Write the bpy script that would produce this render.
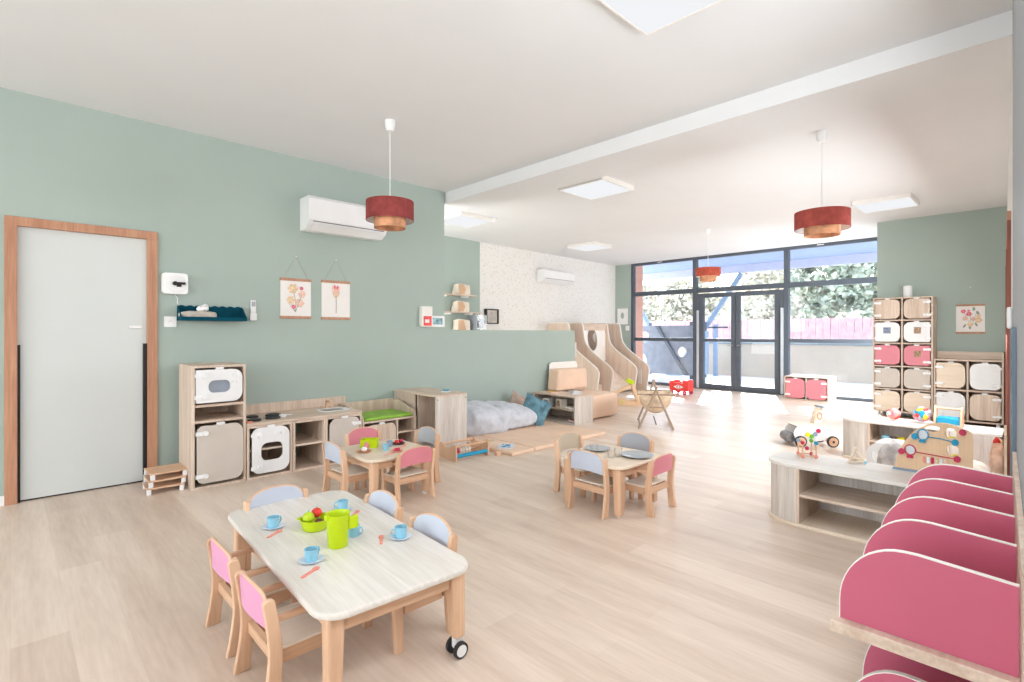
import bpy, bmesh, math, random
from mathutils import Vector, Matrix, noise
S = bpy.context.scene
for o in list(bpy.data.objects): bpy.data.objects.remove(o)
COL = S.collection
PI = math.pi
R = math.radians
random.seed(7)

# ---------------------------------------------------------------- camera
cam_d = bpy.data.cameras.new('camera'); cam = bpy.data.objects.new('camera', cam_d); COL.objects.link(cam)
cam.location = (0, 0, 1.25)
cam.rotation_euler = (R(90), 0, 0.7993 - PI/2)
cam_d.sensor_width = 36; cam_d.lens = 36*516.1/1024; cam_d.shift_y = -8.3/1024
cam_d.clip_start = 0.02; cam_d.clip_end = 200
S.camera = cam
# ---------------------------------------------------------------- world, sun, exposure
W = bpy.data.worlds.new('sky'); S.world = W; W.use_nodes = True
wn = W.node_tree.nodes; wl = W.node_tree.links; wn.clear()
sky = wn.new('ShaderNodeTexSky'); sky.sky_type = 'NISHITA'; sky.sun_disc = False
sky.sun_elevation = R(28); sky.sun_rotation = R(80); sky.air_density = 1.0; sky.dust_density = 1.2
bgn = wn.new('ShaderNodeBackground'); bgn.inputs['Strength'].default_value = 0.35
bg2 = wn.new('ShaderNodeBackground'); bg2.inputs['Color'].default_value = (0.95, 0.97, 1, 1); bg2.inputs['Strength'].default_value = 3.0
addn = wn.new('ShaderNodeAddShader'); wo = wn.new('ShaderNodeOutputWorld')
wl.new(sky.outputs[0], bgn.inputs['Color']); wl.new(bgn.outputs[0], addn.inputs[0]); wl.new(bg2.outputs[0], addn.inputs[1]); wl.new(addn.outputs[0], wo.inputs['Surface'])
def lamp(name, kind, loc, rot, energy, color=(1,1,1), size=None, size_y=None):
    d = bpy.data.lights.new(name, kind); d.energy = energy; d.color = color
    if kind == 'AREA':
        d.shape = 'RECTANGLE'; d.size = size; d.size_y = size_y or size
    o = bpy.data.objects.new(name, d); COL.objects.link(o); o.location = loc; o.rotation_euler = rot
    return o
sun = lamp('sun', 'SUN', (20, 8, 12), (0, 0, 0), 12.0, (1.0, 0.97, 0.92))
sun.data.angle = R(0.8)
sun.rotation_euler = Vector((-1.0, -0.42, -0.50)).to_track_quat('-Z', 'Y').to_euler()
# added fill lights, unseen by the camera, standing in for daylight
lamp('rear_fill', 'AREA', (-5.85, 2.5, 1.75), (R(140), 0, R(-90)), 70, (0.93, 0.96, 1.0), 4.6, 2.3)  # added fill at the back opening, tilted up toward the ceiling
lamp('side_fill', 'AREA', (-2.3, -0.5, 1.2), (R(152), 0, 0), 90, (0.93, 0.96, 1.0), 4.0, 1.6)  # added fill before the solid side wall behind the camera
lamp('corner_fill', 'AREA', (3.2, 6.35, 1.5), (R(95), 0, R(-90)), 50, (1.0, 0.99, 0.98), 1.8, 2.0)  # added fill inside the corner room, against its closed wall
lamp('recess_fill', 'AREA', (10.42, 1.84, 1.55), (R(96), 0, 0), 60, (0.93, 0.965, 1.0), 1.1, 2.4)  # added fill hidden behind the far wall, brightens the glazing end
lamp('door_daylight', 'AREA', (6.3, 0.30, 1.45), (R(70), 0, 0), 90, (0.93, 0.965, 1.0), 2.6, 0.9)  # added fill before the solid timber doors, facing into the room
lamp('near_wall_fill', 'AREA', (2.15, 0.105, 1.9), (R(76), 0, 0), 48, (0.93, 0.965, 1.0), 2.3, 1.2)  # added fill before solid wall above the rack, no window there
S.view_settings.view_transform = 'Standard'; S.view_settings.look = 'None'
S.view_settings.exposure = 0.30; S.view_settings.gamma = 1; S.view_settings.use_curve_mapping = False

# ---------------------------------------------------------------- materials
def lin(c):
    return tuple(((x/255)/12.92 if x/255 <= 0.04045 else (((x/255)+0.055)/1.055)**2.4) for x in c) + (1.0,)
def base(name, col, rough=0.5, spec=0.4, metal=0.0):
    m = bpy.data.materials.new(name); m.use_nodes = True
    p = m.node_tree.nodes['Principled BSDF']
    p.inputs['Base Color'].default_value = lin(col); p.inputs['Roughness'].default_value = rough
    p.inputs['Specular IOR Level'].default_value = spec; p.inputs['Metallic'].default_value = metal
    return m, m.node_tree.nodes, m.node_tree.links, p
def plain(name, col, rough=0.5, spec=0.4, metal=0.0, var=0.04, scale=6, bump=0.0, bscale=60):
    m, n, l, p = base(name, col, rough, spec, metal)
    tc = n.new('ShaderNodeTexCoord'); nz = n.new('ShaderNodeTexNoise'); nz.inputs['Scale'].default_value = scale
    l.new(tc.outputs['Object'], nz.inputs['Vector'])
    r = n.new('ShaderNodeValToRGB'); a = [x*(1-var) for x in col]; b = [min(255, x*(1+var)) for x in col]
    r.color_ramp.elements[0].color = lin(a); r.color_ramp.elements[1].color = lin(b)
    r.color_ramp.elements[0].position = 0.3; r.color_ramp.elements[1].position = 0.7
    l.new(nz.outputs['Fac'], r.inputs[0]); l.new(r.outputs[0], p.inputs['Base Color'])
    if bump:
        n2 = n.new('ShaderNodeTexNoise'); n2.inputs['Scale'].default_value = bscale; l.new(tc.outputs['Object'], n2.inputs['Vector'])
        b_ = n.new('ShaderNodeBump'); b_.inputs['Strength'].default_value = bump; b_.inputs['Distance'].default_value = 0.01
        l.new(n2.outputs['Fac'], b_.inputs['Height']); l.new(b_.outputs[0], p.inputs['Normal'])
    return m
def wood(name, c1, c2, axis='z', rough=0.45, band=14, fine=90, spec=0.4):
    """streaky laminate: noise squeezed across the grain and stretched along it"""
    m, n, l, p = base(name, c1, rough, spec)
    tc = n.new('ShaderNodeTexCoord'); mp = n.new('ShaderNodeMapping'); l.new(tc.outputs['Object'], mp.inputs['Vector'])
    sc = {'x': (0.06, 1, 1), 'y': (1, 0.06, 1), 'z': (1, 1, 0.06)}[axis]; mp.inputs['Scale'].default_value = sc
    n1 = n.new('ShaderNodeTexNoise'); n1.inputs['Scale'].default_value = band; n1.inputs['Detail'].default_value = 2
    n2 = n.new('ShaderNodeTexNoise'); n2.inputs['Scale'].default_value = fine; n2.inputs['Detail'].default_value = 3
    l.new(mp.outputs[0], n1.inputs['Vector']); l.new(mp.outputs[0], n2.inputs['Vector'])
    mx = n.new('ShaderNodeMix'); mx.inputs[0].default_value = 0.45
    l.new(n1.outputs['Fac'], mx.inputs[2]); l.new(n2.outputs['Fac'], mx.inputs[3])
    r = n.new('ShaderNodeValToRGB'); r.color_ramp.elements[0].color = lin(c1); r.color_ramp.elements[1].color = lin(c2)
    r.color_ramp.elements[0].position = 0.36; r.color_ramp.elements[1].position = 0.64
    l.new(mx.outputs[0], r.inputs[0]); l.new(r.outputs[0], p.inputs['Base Color'])
    return m
def fabric(name, col, scale=220, var=0.08):
    m = plain(name, col, 0.9, 0.15, var=var, scale=14, bump=0.35, bscale=scale)
    return m
def emis(name, col, strength):
    m = bpy.data.materials.new(name); m.use_nodes = True; n = m.node_tree.nodes; l = m.node_tree.links; n.clear()
    e = n.new('ShaderNodeEmission'); e.inputs[0].default_value = lin(col); e.inputs[1].default_value = strength
    o = n.new('ShaderNodeOutputMaterial'); l.new(e.outputs[0], o.inputs[0]); return m
def glass(name, tint=(255,255,255), refl=0.07):
    m = bpy.data.materials.new(name); m.use_nodes = True; n = m.node_tree.nodes; l = m.node_tree.links; n.clear()
    t = n.new('ShaderNodeBsdfTransparent'); t.inputs[0].default_value = lin(tint)
    g = n.new('ShaderNodeBsdfGlossy'); g.inputs['Roughness'].default_value = 0.02
    f = n.new('ShaderNodeLayerWeight'); f.inputs[0].default_value = 0.25
    mm = n.new('ShaderNodeMath'); mm.operation = 'MULTIPLY_ADD'; mm.inputs[1].default_value = 0.3; mm.inputs[2].default_value = refl
    l.new(f.outputs['Fresnel'], mm.inputs[0])
    mx = n.new('ShaderNodeMixShader'); l.new(mm.outputs[0], mx.inputs[0]); l.new(t.outputs[0], mx.inputs[1]); l.new(g.outputs[0], mx.inputs[2])
    o = n.new('ShaderNodeOutputMaterial'); l.new(mx.outputs[0], o.inputs[0]); return m

OAK1, OAK2 = (202,178,158), (230,211,193)
M = {}
M['oak_z'] = wood('oak laminate upright grain', OAK1, OAK2, 'z')
M['oak_x'] = wood('oak laminate grain along x', OAK1, OAK2, 'x')
M['oak_y'] = wood('oak laminate grain along y', OAK1, OAK2, 'y')
M['pale_z'] = wood('whitened oak laminate upright', (196,184,174), (226,218,210), 'z', band=16)
M['table_y'] = wood('whitened ash table laminate', (218,210,200), (238,233,226), 'y', 0.32, band=9, fine=70)
M['beech_z'] = wood('beech upright grain', (214,170,136), (232,194,162), 'z', 0.42, band=10)
M['beech_y'] = wood('beech grain along y', (214,170,136), (232,194,162), 'y', 0.42, band=10)
M['beech_x'] = wood('beech grain along x', (214,170,136), (232,194,162), 'x', 0.42, band=10)
M['seat'] = wood('seat ply', (240,226,206), (250,242,228), 'y', 0.4, band=9)
M['ply'] = wood('pale plywood', (228,208,184), (240,224,204), 'x', 0.5, band=8)
M['board_ply'] = wood('birch ply board', (228,188,148), (240,206,170), 'z', 0.45, band=6)
M['frame_wood'] = wood('door frame wood', (176,126,98), (202,152,122), 'z', 0.5, band=20)
M['red_wood'] = wood('reddish brown frame', (126,66,52), (156,90,72), 'z', 0.5, band=20)
M['white'] = plain('white lacquer', (240,240,240), 0.35, var=0.01)
M['plastic'] = plain('white plastic', (244,244,244), 0.3, var=0.01)
M['edge'] = plain('white edge band', (240,236,230), 0.4, var=0.01)
M['greige'] = plain('greige laminate', (206,196,186), 0.4, var=0.015)
M['pink'] = plain('rose laminate', (222,136,148), 0.42, var=0.015)
M['pinkdeep'] = plain('deep rose laminate', (200,98,124), 0.4, var=0.02, scale=3)
M['pinkpale'] = plain('lilac pink laminate', (226,160,194), 0.42, var=0.015)
M['grey'] = plain('blue grey laminate', (196,202,216), 0.42, var=0.015)
M['grey2'] = plain('mid grey laminate', (170,174,182), 0.42, var=0.015)
M['taupe'] = plain('taupe laminate', (196,180,160), 0.42, var=0.015)
M['lightblue'] = plain('pale blue laminate', (208,214,228), 0.42, var=0.015)
M['lime'] = plain('lime plastic', (196,220,10), 0.35, var=0.02)
M['limebox'] = plain('lime green', (186,210,40), 0.5, var=0.04)
M['green_mat'] = plain('green vinyl mat', (142,190,66), 0.5, var=0.06, scale=12)
M['blue'] = plain('light blue plastic', (146,202,224), 0.3, var=0.02)
M['bluedk'] = plain('petrol blue', (20,150,190), 0.5, var=0.05)
M['coral'] = plain('coral plastic', (240,150,130), 0.4, var=0.02)
M['red'] = plain('bright red', (232,66,60), 0.4, var=0.03)
M['redfruit'] = plain('red fruit', (226,62,50), 0.4, var=0.12, scale=30)
M['plum'] = plain('dark plum', (96,46,48), 0.4, var=0.1)
M['yellow'] = plain('yellow plastic', (232,214,40), 0.4, var=0.02)
M['magenta'] = plain('raspberry paint', (200,40,84), 0.4, var=0.03)
M['green'] = plain('leaf green', (110,180,60), 0.45, var=0.03)
M['dark'] = plain('dark rubber', (52,52,54), 0.6, var=0.05)
M['black'] = plain('black seal', (32,26,26), 0.5, var=0.05)
M['steel'] = plain('steel', (150,152,156), 0.35, 0.5, 0.7, var=0.02)
M['anthracite'] = plain('anthracite aluminium', (84,92,102), 0.45, 0.4, 0.0, var=0.02)
M['alu'] = plain('satin aluminium', (190,196,204), 0.35, 0.5, 0.3, var=0.02)
M['teal'] = fabric('teal felt', (8,74,92), 300)
M['towel'] = fabric('beige towel', (206,196,184), 300)
M['tissue'] = fabric('white tissue', (240,240,242), 200)
M['duvet'] = fabric('silver grey cotton', (208,212,220), 160, 0.05)
M['cushion'] = fabric('petrol melange cushion', (100,136,150), 200, 0.18)
M['brown_cush'] = fabric('taupe cushion', (178,158,144), 200)
M['foam'] = plain('peach vinyl foam', (236,204,178), 0.5, 0.35, var=0.02)
M['canvas'] = fabric('natural canvas', (232,208,180), 240)
M['orange_fab'] = fabric('salmon fabric', (238,188,162), 200, 0.12)
M['plush'] = fabric('grey plush', (206,200,198), 90, 0.12)
M['wool'] = fabric('cream wool', (232,222,208), 60, 0.08)
M['terra'] = fabric('terracotta velvet', (146,70,68), 300, 0.1)
M['terra2'] = fabric('brick velvet', (166,80,72), 300, 0.1)
M['terra3'] = fabric('orange red velvet', (190,90,72), 300, 0.1)
M['peach'] = fabric('woven peach raffia', (214,158,122), 260, 0.15)
M['paper'] = plain('print paper', (244,240,236), 0.8, 0.1, var=0.01)
M['kraft'] = plain('white paper bag', (236,222,206), 0.8, 0.1, var=0.03, bump=0.4, bscale=12)
M['kraft2'] = plain('brown paper bag face', (216,178,146), 0.8, 0.1, var=0.04)
M['glasspane'] = glass('window glass', (240,246,250), 0.02)
M['tumbler'] = glass('clear tumbler', (255,255,255), 0.05)
M['mirror'] = plain('mirror', (190,194,200), 0.3, 0.5, 0.5, var=0.01)
M['plate'] = plain('grey glazed plate', (176,182,186), 0.2, var=0.02)
M['saucer'] = plain('white blue saucer', (224,234,244), 0.25, var=0.01)
M['skin_rose'] = plain('rose petal print', (246,200,184), 0.8, 0.1, var=0.1, scale=40)
M['petal_red'] = plain('red petal print', (232,130,148), 0.8, 0.1, var=0.1, scale=40)
M['petal_tan'] = plain('tan petal print', (236,206,172), 0.8, 0.1, var=0.1, scale=40)
M['leafgrey'] = plain('grey leaf print', (160,166,152), 0.8, 0.1, var=0.1, scale=40)
M['string'] = plain('string', (196,186,168), 0.8, 0.1)
M['ceiling'] = plain('ceiling paint', (236,237,238), 0.9, 0.1, var=0.004, scale=2)
M['whitewall'] = plain('white wall paint', (238,236,232), 0.85, 0.1, var=0.006, scale=2)
M['sage'] = plain('sage wall paint', (174,188,180), 0.85, 0.15, var=0.008, scale=2)
M['slate'] = plain('grey column paint', (176,180,184), 0.8, 0.15, var=0.01, scale=2)
M['slate2'] = plain('slate blue panel', (112,128,142), 0.6, 0.25, var=0.01, scale=2)
M['led'] = emis('lit diffuser', (250,252,255), 0.76)
M['doorpanel'] = plain('white sliding door', (212,216,214), 0.35, 0.4, var=0.008, scale=1.5)
M['oven_inside_tone'] = plain('oven interior tone', (150,158,170), 0.3, var=0.05)
M['lilac'] = plain('pale lilac steel', (206,204,222), 0.7, 0.2, var=0.02)
M['cradle_wood'] = wood('smoked beech', (160,136,118), (184,160,140), 'z', 0.5, band=10)
M['climb_z'] = wood('pale oak panel upright', (220,196,176), (238,220,204), 'z', band=12)
M['screen'] = plain('screen picture', (120,160,170), 0.3, var=0.35, scale=18)
M['photo'] = plain('photo sticker', (120,130,150), 0.5, var=0.4, scale=60)
M['photo2'] = plain('photo sticker brown', (150,124,100), 0.5, var=0.4, scale=60)
# exterior
M['terrace'] = plain('terrace concrete', (226,222,218), 0.9, 0.1, var=0.03)
M['render'] = plain('beige rendered wall', (214,196,178), 0.9, 0.1, var=0.03, scale=1)
M['fence'] = plain('raspberry fence board', (206,166,170), 0.8, 0.1, var=0.06)
M['cap'] = plain('grey coping', (150,156,160), 0.9, 0.1)
M['soffit'] = plain('soffit sheet', (168,184,214), 0.8, 0.1, var=0.02)
M['salmon'] = plain('salmon render', (236,176,152), 0.9, 0.1, var=0.02)
M['bluesteel'] = plain('blue grey steel', (146,164,186), 0.5, 0.3, var=0.02)
M['playgrey'] = plain('grey play panel', (134,138,146), 0.6, 0.2, var=0.06)
M['bark'] = plain('bark', (150,136,124), 0.9, 0.1, var=0.2)
M['leaf_dark'] = plain('dark foliage', (164,170,154), 0.8, 0.1, var=0.3, scale=2)
M['leaf_pale'] = plain('pale foliage', (206,200,184), 0.8, 0.1, var=0.2, scale=2)
M['hill'] = plain('wooded hill', (160,160,146), 0.95, 0.05, var=0.2, scale=1.5)

def floor_mat():
    m, n, l, p = base('oak vinyl planks', (214,194,172), 0.38, 0.75)
    tc = n.new('ShaderNodeTexCoord'); mp = n.new('ShaderNodeMapping'); l.new(tc.outputs['Object'], mp.inputs['Vector'])
    mp.inputs['Rotation'].default_value = (0, 0, R(90))
    br = n.new('ShaderNodeTexBrick'); br.inputs['Scale'].default_value = 1.0
    br.inputs['Brick Width'].default_value = 1.2; br.inputs['Row Height'].default_value = 0.18
    br.inputs['Mortar Size'].default_value = 0.0012; br.inputs['Color1'].default_value = (0, 0, 0, 1); br.inputs['Color2'].default_value = (1, 1, 1, 1)
    br.inputs['Mortar'].default_value = (0.3, 0.3, 0.3, 1); br.offset = 0.37
    l.new(mp.outputs[0], br.inputs['Vector'])
    m2 = n.new('ShaderNodeMapping'); m2.inputs['Scale'].default_value = (1, 0.09, 1); l.new(tc.outputs['Object'], m2.inputs['Vector'])
    n1 = n.new('ShaderNodeTexNoise'); n1.inputs['Scale'].default_value = 9; n1.inputs['Detail'].default_value = 4; l.new(m2.outputs[0], n1.inputs['Vector'])
    n2 = n.new('ShaderNodeTexNoise'); n2.inputs['Scale'].default_value = 60; n2.inputs['Detail'].default_value = 3; l.new(m2.outputs[0], n2.inputs['Vector'])
    a = n.new('ShaderNodeMix'); a.inputs[0].default_value = 0.35; l.new(n1.outputs['Fac'], a.inputs[2]); l.new(n2.outputs['Fac'], a.inputs[3])
    b = n.new('ShaderNodeMix'); b.inputs[0].default_value = 0.16; l.new(a.outputs[0], b.inputs[2]); l.new(br.outputs['Color'], b.inputs[3])
    r = n.new('ShaderNodeValToRGB'); r.color_ramp.elements[0].color = lin((204,180,160)); r.color_ramp.elements[1].color = lin((236,217,200))
    r.color_ramp.elements[0].position = 0.28; r.color_ramp.elements[1].position = 0.66
    l.new(b.outputs[0], r.inputs[0]); l.new(r.outputs[0], p.inputs['Base Color'])
    return m
M['floor'] = floor_mat()
def paper_mat():
    m, n, l, p = base('dotted wallpaper', (240,238,234), 0.85, 0.1)
    tc = n.new('ShaderNodeTexCoord'); v = n.new('ShaderNodeTexVoronoi'); v.inputs['Scale'].default_value = 17
    mp = n.new('ShaderNodeMapping'); mp.inputs['Scale'].default_value = (1.3, 1, 1)
    l.new(tc.outputs['Object'], mp.inputs['Vector']); l.new(mp.outputs[0], v.inputs['Vector'])
    c = n.new('ShaderNodeMath'); c.operation = 'LESS_THAN'; c.inputs[1].default_value = 0.24; l.new(v.outputs['Distance'], c.inputs[0])
    mx = n.new('ShaderNodeMix'); mx.data_type = 'RGBA'; mx.inputs[6].default_value = lin((240,238,234)); mx.inputs[7].default_value = lin((222,212,200))
    l.new(c.outputs[0], mx.inputs[0]); l.new(mx.outputs[2], p.inputs['Base Color']); return m
M['wallpaper'] = paper_mat()

# ---------------------------------------------------------------- mesh helpers
class G:
    def __init__(s): s.bm = bmesh.new()
    def xf(s, vs, m):
        if m is not None: bmesh.ops.transform(s.bm, matrix=m, verts=vs)
    def box(s, x0, x1, y0, y1, z0, z1, m=None, bev=0.0):
        r = bmesh.ops.create_cube(s.bm, size=1)['verts']
        for v in r: v.co = Vector(((x0+x1)/2+v.co.x*(x1-x0), (y0+y1)/2+v.co.y*(y1-y0), (z0+z1)/2+v.co.z*(z1-z0)))
        if bev:
            es = list({e for v in r for e in v.link_edges})
            rr = bmesh.ops.bevel(s.bm, geom=es, offset=bev, segments=2, profile=0.5, affect='EDGES')
            r = list({v for f in rr['faces'] for v in f.verts} | {v for v in r if v.is_valid})
        s.xf(r, m); return s
    def cyl(s, a, b, r1, r2=None, n=14, cap=True):
        a = Vector(a); b = Vector(b); r2 = r1 if r2 is None else r2; d = b-a
        q = d.to_track_quat('Z', 'Y').to_matrix().to_4x4()
        m = Matrix.Translation((a+b)/2) @ q
        bmesh.ops.create_cone(s.bm, cap_ends=cap, segments=n, radius1=r1, radius2=r2, depth=d.length, matrix=m); return s
    def sph(s, c, r, sc=(1,1,1), n=16, m=None):
        t = Matrix.Translation(c) @ Matrix.Diagonal((*sc, 1))
        if m is not None: t = m @ t
        bmesh.ops.create_uvsphere(s.bm, u_segments=n, v_segments=max(6, n//2), radius=r, matrix=t); return s
    def lathe(s, prof, n=24, c=(0,0,0), close=False):
        rings = []
        for (r, z) in prof:
            rings.append([s.bm.verts.new((c[0]+r*math.cos(2*PI*i/n), c[1]+r*math.sin(2*PI*i/n), c[2]+z)) for i in range(n)] if r > 1e-6 else [s.bm.verts.new((c[0], c[1], c[2]+z))])
        if close: rings.append(rings[0])
        for a, b in zip(rings, rings[1:]):
            for i in range(n):
                j = (i+1) % n
                if len(a) == 1 and len(b) == 1: continue
                if len(a) == 1: s.bm.faces.new((a[0], b[j], b[i]))
                elif len(b) == 1: s.bm.faces.new((a[i], a[j], b[0]))
                else: s.bm.faces.new((a[i], a[j], b[j], b[i]))
        return s
    def prism(s, pts, t0, t1, plane='xz', holes=(), m=None):
        """2D outline extruded between t0 and t1 along the third axis; a hole is a list of points"""
        def P(p, t):
            return {'xz': (p[0], t, p[1]), 'yz': (t, p[0], p[1]), 'xy': (p[0], p[1], t)}[plane]
        vs = []
        if not holes:
            a = [s.bm.verts.new(P(p, t0)) for p in pts]; b = [s.bm.verts.new(P(p, t1)) for p in pts]
            s.bm.faces.new(a); s.bm.faces.new(list(reversed(b)))
            for i in range(len(pts)):
                j = (i+1) % len(pts); s.bm.faces.new((a[i], b[i], b[j], a[j]))
            vs = a+b
        else:
            for t in (t0, t1):
                es = []
                for lp in [pts]+list(holes):
                    v = [s.bm.verts.new(P(p, t)) for p in lp]; vs += v
                    es += [s.bm.edges.new((v[i], v[(i+1) % len(v)])) for i in range(len(v))]
                bmesh.ops.triangle_fill(s.bm, edges=es, use_beauty=True)
            k = 0; N = sum(len(lp) for lp in [pts]+list(holes))
            for lp in [pts]+list(holes):
                for i in range(len(lp)):
                    j = (i+1) % len(lp); s.bm.faces.new((vs[k+i], vs[k+j], vs[N+k+j], vs[N+k+i]))
                k += len(lp)
        s.xf(vs, m); return s
    def tube(s, pts, r, n=8, rad=None):
        pts = [Vector(p) for p in pts]; rings = []
        up = Vector((0, 0, 1))
        for i, p in enumerate(pts):
            d = (pts[min(i+1, len(pts)-1)]-pts[max(i-1, 0)]).normalized()
            if abs(d.dot(up)) > 0.97: a = d.cross(Vector((1, 0, 0))).normalized()
            else: a = d.cross(up).normalized()
            b = d.cross(a); q = rad[i] if rad else r
            rings.append([s.bm.verts.new(p+a*q*math.cos(2*PI*k/n)+b*q*math.sin(2*PI*k/n)) for k in range(n)])
        for A, B in zip(rings, rings[1:]):
            for k in range(n): s.bm.faces.new((A[k], A[(k+1) % n], B[(k+1) % n], B[k]))
        s.bm.faces.new(rings[0]); s.bm.faces.new(list(reversed(rings[-1]))); return s
    def blob(s, c, rad, p=2.6, seed=0, amp=0.02, freq=6, rot=None, nu=48, nv=28):
        vs = {}
        def sg(x, e): return math.copysign(abs(x)**e, x)
        e = 2/p
        top = None
        rows = []
        for j in range(nv+1):
            a = -PI/2+PI*j/nv; row = []
            for i in range(nu if 0 < j < nv else 1):
                b = 2*PI*i/nu
                v = Vector((rad[0]*sg(math.cos(a), e)*sg(math.cos(b), e), rad[1]*sg(math.cos(a), e)*sg(math.sin(b), e), rad[2]*sg(math.sin(a), e*0.9)))
                d = noise.noise(v*freq+Vector((seed, seed*1.7, 0)))*amp+noise.noise(v*freq*2.7+Vector((seed, 0, seed)))*amp*0.45
                v = v+v.normalized()*d
                if rot is not None: v = rot @ v
                row.append(s.bm.verts.new(v+Vector(c)))
            rows.append(row)
        for A, B in zip(rows, rows[1:]):
            for i in range(nu):
                k = (i+1) % nu
                if len(A) == 1: s.bm.faces.new((A[0], B[k], B[i]))
                elif len(B) == 1: s.bm.faces.new((A[i], A[k], B[0]))
                else: s.bm.faces.new((A[i], A[k], B[k], B[i]))
        return s
    def out(s, name, mat, parent=None, smooth=False, bev=0.0, sub=0):
        bmesh.ops.remove_doubles(s.bm, verts=s.bm.verts, dist=1e-6)
        bmesh.ops.recalc_face_normals(s.bm, faces=s.bm.faces)
        me = bpy.data.meshes.new(name); s.bm.to_mesh(me); s.bm.free()
        mat = M[mat] if isinstance(mat, str) else mat
        me.materials.append(mat)
        if smooth:
            me.polygons.foreach_set('use_smooth', [True]*len(me.polygons))
            try: me.set_sharp_from_angle(angle=R(40))
            except Exception: pass
        o = bpy.data.objects.new(name, me); COL.objects.link(o)
        if parent is not None: o.parent = parent
        if bev:
            b = o.modifiers.new('bevel', 'BEVEL'); b.width = bev; b.segments = 2; b.limit_method = 'ANGLE'; b.angle_limit = R(50)
        if sub:
            b = o.modifiers.new('sub', 'SUBSURF'); b.levels = sub; b.render_levels = sub
        return o
def rrect(x0, x1, y0, y1, r, n=6):
    """r: one radius, or four in the order bottom-left, bottom-right, top-right, top-left"""
    r = (r,)*4 if isinstance(r, (int, float)) else r; P = []
    for (cx, cy, a, q) in ((x0+r[0], y0+r[0], 180, r[0]), (x1-r[1], y0+r[1], 270, r[1]), (x1-r[2], y1-r[2], 0, r[2]), (x0+r[3], y1-r[3], 90, r[3])):
        for i in range(n+1):
            t = R(a+90*i/n); P.append((cx+q*math.cos(t), cy+q*math.sin(t)))
    return P
def ell(cx, cy, rx, ry, n=24, rot=0):
    return [(cx+rx*math.cos(t)*math.cos(rot)-ry*math.sin(t)*math.sin(rot), cy+rx*math.cos(t)*math.sin(rot)+ry*math.sin(t)*math.cos(rot)) for t in [2*PI*i/n for i in range(n)]]
def smoothline(pts, n=6):
    """Catmull-Rom through 2D points"""
    P = [pts[0]]+list(pts)+[pts[-1]]; o = []
    for i in range(1, len(P)-2):
        for k in range(n):
            t = k/n; a, b, c, d = P[i-1], P[i], P[i+1], P[i+2]
            o.append(tuple(0.5*((2*b[j])+(-a[j]+c[j])*t+(2*a[j]-5*b[j]+4*c[j]-d[j])*t*t+(-a[j]+3*b[j]-3*c[j]+d[j])*t**3) for j in (0, 1)))
    o.append(pts[-1]); return o
def thing(name, label, cat, loc=(0,0,0), rz=0, group=None):
    o = bpy.data.objects.new(name, None); COL.objects.link(o); o.empty_display_size = 0.1
    o.location = loc; o.rotation_euler = (0, 0, rz); o['label'] = label; o['category'] = cat
    if group: o['group'] = group
    return o
def tag(o, label, cat, group=None, loc=None, rz=None):
    o['label'] = label; o['category'] = cat
    if group: o['group'] = group
    if loc is not None: o.location = loc
    if rz is not None: o.rotation_euler = (0, 0, rz)
    return o
def st(o): o['kind'] = 'structure'; return o
def dup(root, loc, rz=None, label=None, group=None):
    r = root.copy(); COL.objects.link(r); r.location = loc
    if rz is not None: r.rotation_euler = (root.rotation_euler[0], root.rotation_euler[1], rz)
    if label: r['label'] = label
    if group: r['group'] = group
    for ch in [c for c in root.children]:
        c = ch.copy(); COL.objects.link(c); c.parent = r
        for g in [q for q in ch.children]:
            d = g.copy(); COL.objects.link(d); d.parent = c
    return r

# ================================================================ STRUCTURE
YL = 5.24          # sage wall on the left
XW = 11.10         # glazed wall
ZN, ZF = 3.02, 2.96
def wy(x): return -0.037+0.0385*x     # right-hand wall line, slightly out of square
def py(x): return 7.40+0.046*(x-6.35) # papered wall line
st(G().box(-6.0, 11.25, -0.6, 8.0, -0.1, 0).out('floor', 'floor'))
c = G(); c.box(-6.0, 3.94, -0.6, YL+0.1, ZN, ZN+0.1); c.box(4.46, 11.25, -0.6, 8.0, ZF, ZF+0.1); c.box(3.0, 4.46, YL+0.1, 8.0, ZF, ZF+0.1)
st(c.out('ceiling', 'ceiling'))
# downstand beam: face on the near side, soffit, small step to the far ceiling
st(G().box(3.94, 4.46, -0.5, YL+0.1, 2.885, ZN+0.1).out('trim_1', 'ceiling'))
# left wall with door opening x 0.035..0.835
w = G(); w.box(-6.0, -0.02, YL, YL+0.1, 0, ZN); w.box(-0.02, 0.875, YL, YL+0.1, 2.09, ZN); w.box(0.875, 3.91, YL, YL+0.1, 0, ZN)
w.box(3.91, 6.5, YL, YL+0.1, 0, 1.285)
st(w.out('wall_left', 'sage'))
# corner room behind the half wall
st(G().box(2.95, 3.0, YL+0.1, 8.0, 0, ZF).out('wall_corner', 'sage'))
st(G().prism([(3.0, py(3.0)), (6.35, py(6.35)), (6.35, py(6.35)+0.1), (3.0, py(3)+0.1)], 0, ZF, 'xy').out('wall_pier', 'sage'))
st(G().prism([(6.352, py(6.35)), (XW+0.1, py(XW+0.1)), (XW+0.1, py(XW+0.1)+0.1), (6.352, py(6.35)+0.1)], 0, ZF, 'xy').out('wall_paper', 'wallpaper'))
# glazed wall side pieces
st(G().box(XW, XW+0.12, 7.15, 7.62, 0, ZF).out('wall_window', 'sage'))
st(G().prism([(9.65, 1.79), (9.77, 1.79), (9.77, wy(9.77)-0.1), (9.65, wy(9.65)-0.1)], 0, ZF, 'xy').out('wall_far', 'sage'))
st(G().box(9.77, XW+0.1, 1.69, 1.79, 0, ZF).out('wall_return', 'whitewall'))
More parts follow.
